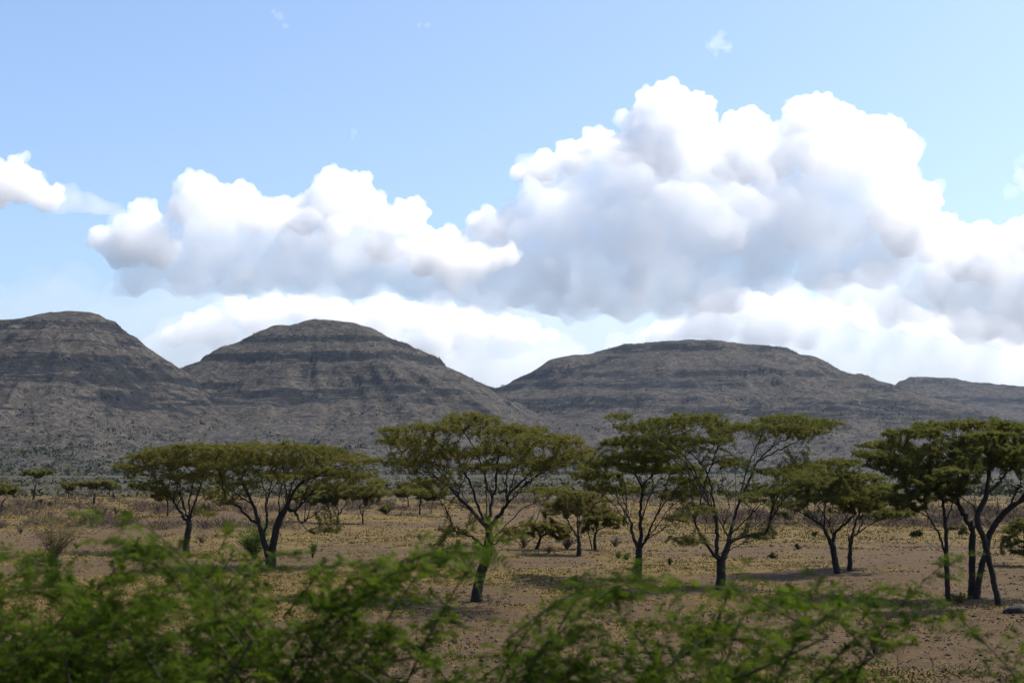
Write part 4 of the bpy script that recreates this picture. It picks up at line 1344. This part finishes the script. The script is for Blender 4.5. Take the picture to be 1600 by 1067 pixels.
def roadside_bush(label, root_px, dist, sprays, seed, mat, n_low=10, group='green bushes along the roadside'):
    """bush rooted at depth dist; sprays are arching shoots whose tips are (px, py[, depth shift]) in the photograph"""
    r_ = np.random.default_rng(seed)
    c0 = at(root_px, HOR, dist)
    B = np.array((c0[0], dist, gz1(c0[0], dist)))
    stems, lp, ld, forks = [], [], [], []
    xs = [at(p[0], p[1], dist)[0] for p in sprays]
    for k in range(9):
        f = np.array((r_.uniform(min(xs), max(xs)) * 0.55 + B[0] * 0.45, dist + r_.uniform(-0.6, 0.6), B[2] + r_.uniform(1.5, 2.7)))
        b0 = B + np.array((r_.normal() * 0.12, r_.normal() * 0.12, -0.05))
        m = b0 * 0.5 + f * 0.5 + np.array((0, 0, 0.25)) + r_.normal(size=3) * 0.06
        path = catmull([b0, m, f], 0.12)
        stems.append(tube(path, np.linspace(0.016, 0.008, len(path)), 5))
        forks.append(f)
    forks = np.array(forks)
    for sp in sprays:
        dd = sp[2] if len(sp) > 2 else r_.uniform(-0.9, 0.9)
        T = at(sp[0], sp[1], dist + dd)
        # each shoot arches over from its stem, most of them to the right
        th = R(r_.uniform(18, 62))
        ln = r_.uniform(0.45, 1.0)
        sg = 1 if r_.uniform() < 0.78 else -1
        S0 = T - np.array((sg * ln * math.cos(th), r_.normal() * 0.12, ln * math.sin(th)))
        f0 = forks[np.linalg.norm(forks - S0, axis=1).argmin()]
        mm = f0 * 0.5 + S0 * 0.5 + r_.normal(size=3) * 0.05
        stems.append(tube(catmull([f0, mm, S0], 0.1), np.linspace(0.007, 0.005, len(catmull([f0, mm, S0], 0.1))), 4))
        b0 = S0
        run = T - b0
        m1 = b0 + run * np.array((0.30, 0.33, 0.46)) + r_.normal(size=3) * 0.02
        m2 = b0 + run * np.array((0.68, 0.7, 0.88)) + r_.normal(size=3) * 0.02
        path = catmull([b0, m1, m2, T], 0.045)
        n = len(path)
        rad = np.linspace(0.0055, 0.0018, n)
        stems.append(tube(path, rad, 4))
        for j in range(1, n):
            fr = j / n
            tg = path[min(j + 1, n - 1)] - path[j - 1]
            tg /= np.linalg.norm(tg) + 1e-9
            for _ in range(2):
                lp.append(path[j])
                ld.append(r_.normal(size=3) * np.array((1, 1, .5)) + tg * 0.9)
            if r_.uniform() < 0.55:
                d = tg * 0.9 + r_.normal(size=3) * np.array((0.75, 0.75, 0.35))
                d /= np.linalg.norm(d)
                ln = r_.uniform(0.14, 0.34) * (1.3 - 0.85 * fr)
                k = max(3, int(ln / 0.035))
                tt = np.linspace(0, 1, k)[:, None]
                tp = path[j] + d * ln * tt - np.array((0, 0, 1)) * (tt ** 2) * ln * 0.25
                stems.append(tube(tp, np.linspace(rad[j] * 0.5, 0.0014, k), 3))
                for q in range(1, k):
                    for _ in range(2):
                        lp.append(tp[q])
                        ld.append(d * 0.6 + r_.normal(size=3) * np.array((1, 1, .45)))
    root = thing('roadside_bush', label, 'bush', B, group)
    V, F = join(stems)
    tag(link('stems', mesh_np('stems', V - B, F, True), TWIG, root), kind='stuff')
    V, F = pinnate(np.array(lp), np.array(ld), r_)
    tag(link('foliage', mesh_np('foliage', V - B, F), mat, root), kind='stuff')


def fan(x0, x1, top, n, seed, spread=60):
    """tips across x0..x1 hanging at most `spread` px below the outline `top` (list of px, py)"""
    r_ = np.random.default_rng(seed)
    xs = np.array([p[0] for p in top], float)
    ys = np.array([p[1] for p in top], float)
    out = []
    for k in range(n):
        x = r_.uniform(x0, x1)
        y = np.interp(x, xs, ys) + (28 if x > 280 else 12) + r_.uniform(0, 1) ** 1.1 * spread
        out.append((x, y))
    return out


TOP = [(-150, 850), (0, 852), (60, 858), (110, 872), (160, 860), (210, 850), (260, 848), (310, 880), (360, 930), (420, 970), (480, 955), (540, 905), (600, 898),
       (680, 885), (730, 890), (780, 925), (850, 952), (950, 945), (1020, 920), (1090, 950), (1170, 945), (1240, 938), (1310, 950), (1350, 1000), (1400, 1040)]
BUSH = [
    ('dense green roadside bush in the lower left corner', -20, 7.5, -160, 120, 30, 190, [(20, 850), (70, 855)]),
    ('tall green roadside bush with lone high shoot, left foreground', 170, 7.0, 60, 260, 26, 190, [(132, 792), (150, 830), (205, 838), (250, 842)]),
    ('green roadside bush in front of the leftmost large acacia', 300, 7.8, 200, 400, 24, 170, [(330, 858), (392, 856), (300, 868), (455, 852)]),
    ('loose green roadside bush below the thick forked acacia', 430, 7.0, 340, 520, 13, 140, [(440, 925), (480, 930)]),
    ('green roadside bush with diagonal shoots left of centre', 560, 7.5, 460, 660, 18, 190, [(548, 868), (600, 862), (640, 880), (575, 885)]),
    ('green roadside bush reaching up to the bent central trunk', 690, 7.0, 600, 790, 15, 190, [(800, 828), (745, 850), (735, 838), (690, 862)]),
    ('sparse green roadside bush below centre', 850, 7.6, 740, 950, 13, 140, [(880, 925), (940, 915), (905, 905)]),
    ('green roadside bush in front of the low fan acacia', 1000, 7.2, 900, 1110, 15, 150, [(1000, 885), (1030, 892), (1060, 905), (960, 915)]),
    ('green roadside bush in front of the tall open acacia', 1150, 7.6, 1060, 1260, 14, 150, [(1170, 890), (1230, 915), (1200, 925)]),
    ('green roadside bush with long shoot to the right, rightmost of the row', 1270, 7.2, 1180, 1360, 14, 130, [(1488, 868, 0.2), (1428, 958, 0), (1400, 905, 0.3), (1340, 912), (1300, 905)])]
for i, (lab, rx, dist, x0, x1, n, spread, extra) in enumerate(BUSH):
    extra = [(e[0], e[1] + 12) + tuple(e[2:]) for e in extra]
    roadside_bush(lab, rx, dist, extra + fan(x0, x1, TOP, int(n * (1.15 if i < 3 else 0.72)), 500 + i, spread * 1.25), 600 + i, MESQ)

# ------------------------------------------------------------------ haze
def build_haze():
    x0, x1, y0, y1, z0, z1 = -12200, 12200, -420, 7060, -8, 262
    V = [(x, y, z) for z in (z0, z1) for y in (y0, y1) for x in (x0, x1)]
    F = [(0, 2, 3, 1), (4, 5, 7, 6), (0, 1, 5, 4), (2, 6, 7, 3), (0, 4, 6, 2), (1, 3, 7, 5)]
    m, nt, out = new_mat('thin_air_haze')
    v = node(nt, 'ShaderNodeVolumePrincipled')
    v.inputs['Color'].default_value = (0.52, 0.73, 1.0, 1)
    v.inputs['Density'].default_value = 0.000028
    v.inputs['Anisotropy'].default_value = 0.3
    nt.links.new(v.outputs[0], out.inputs['Volume'])
    tag(link('haze', mesh_np('haze', V, F), m), kind='stuff')


build_haze()
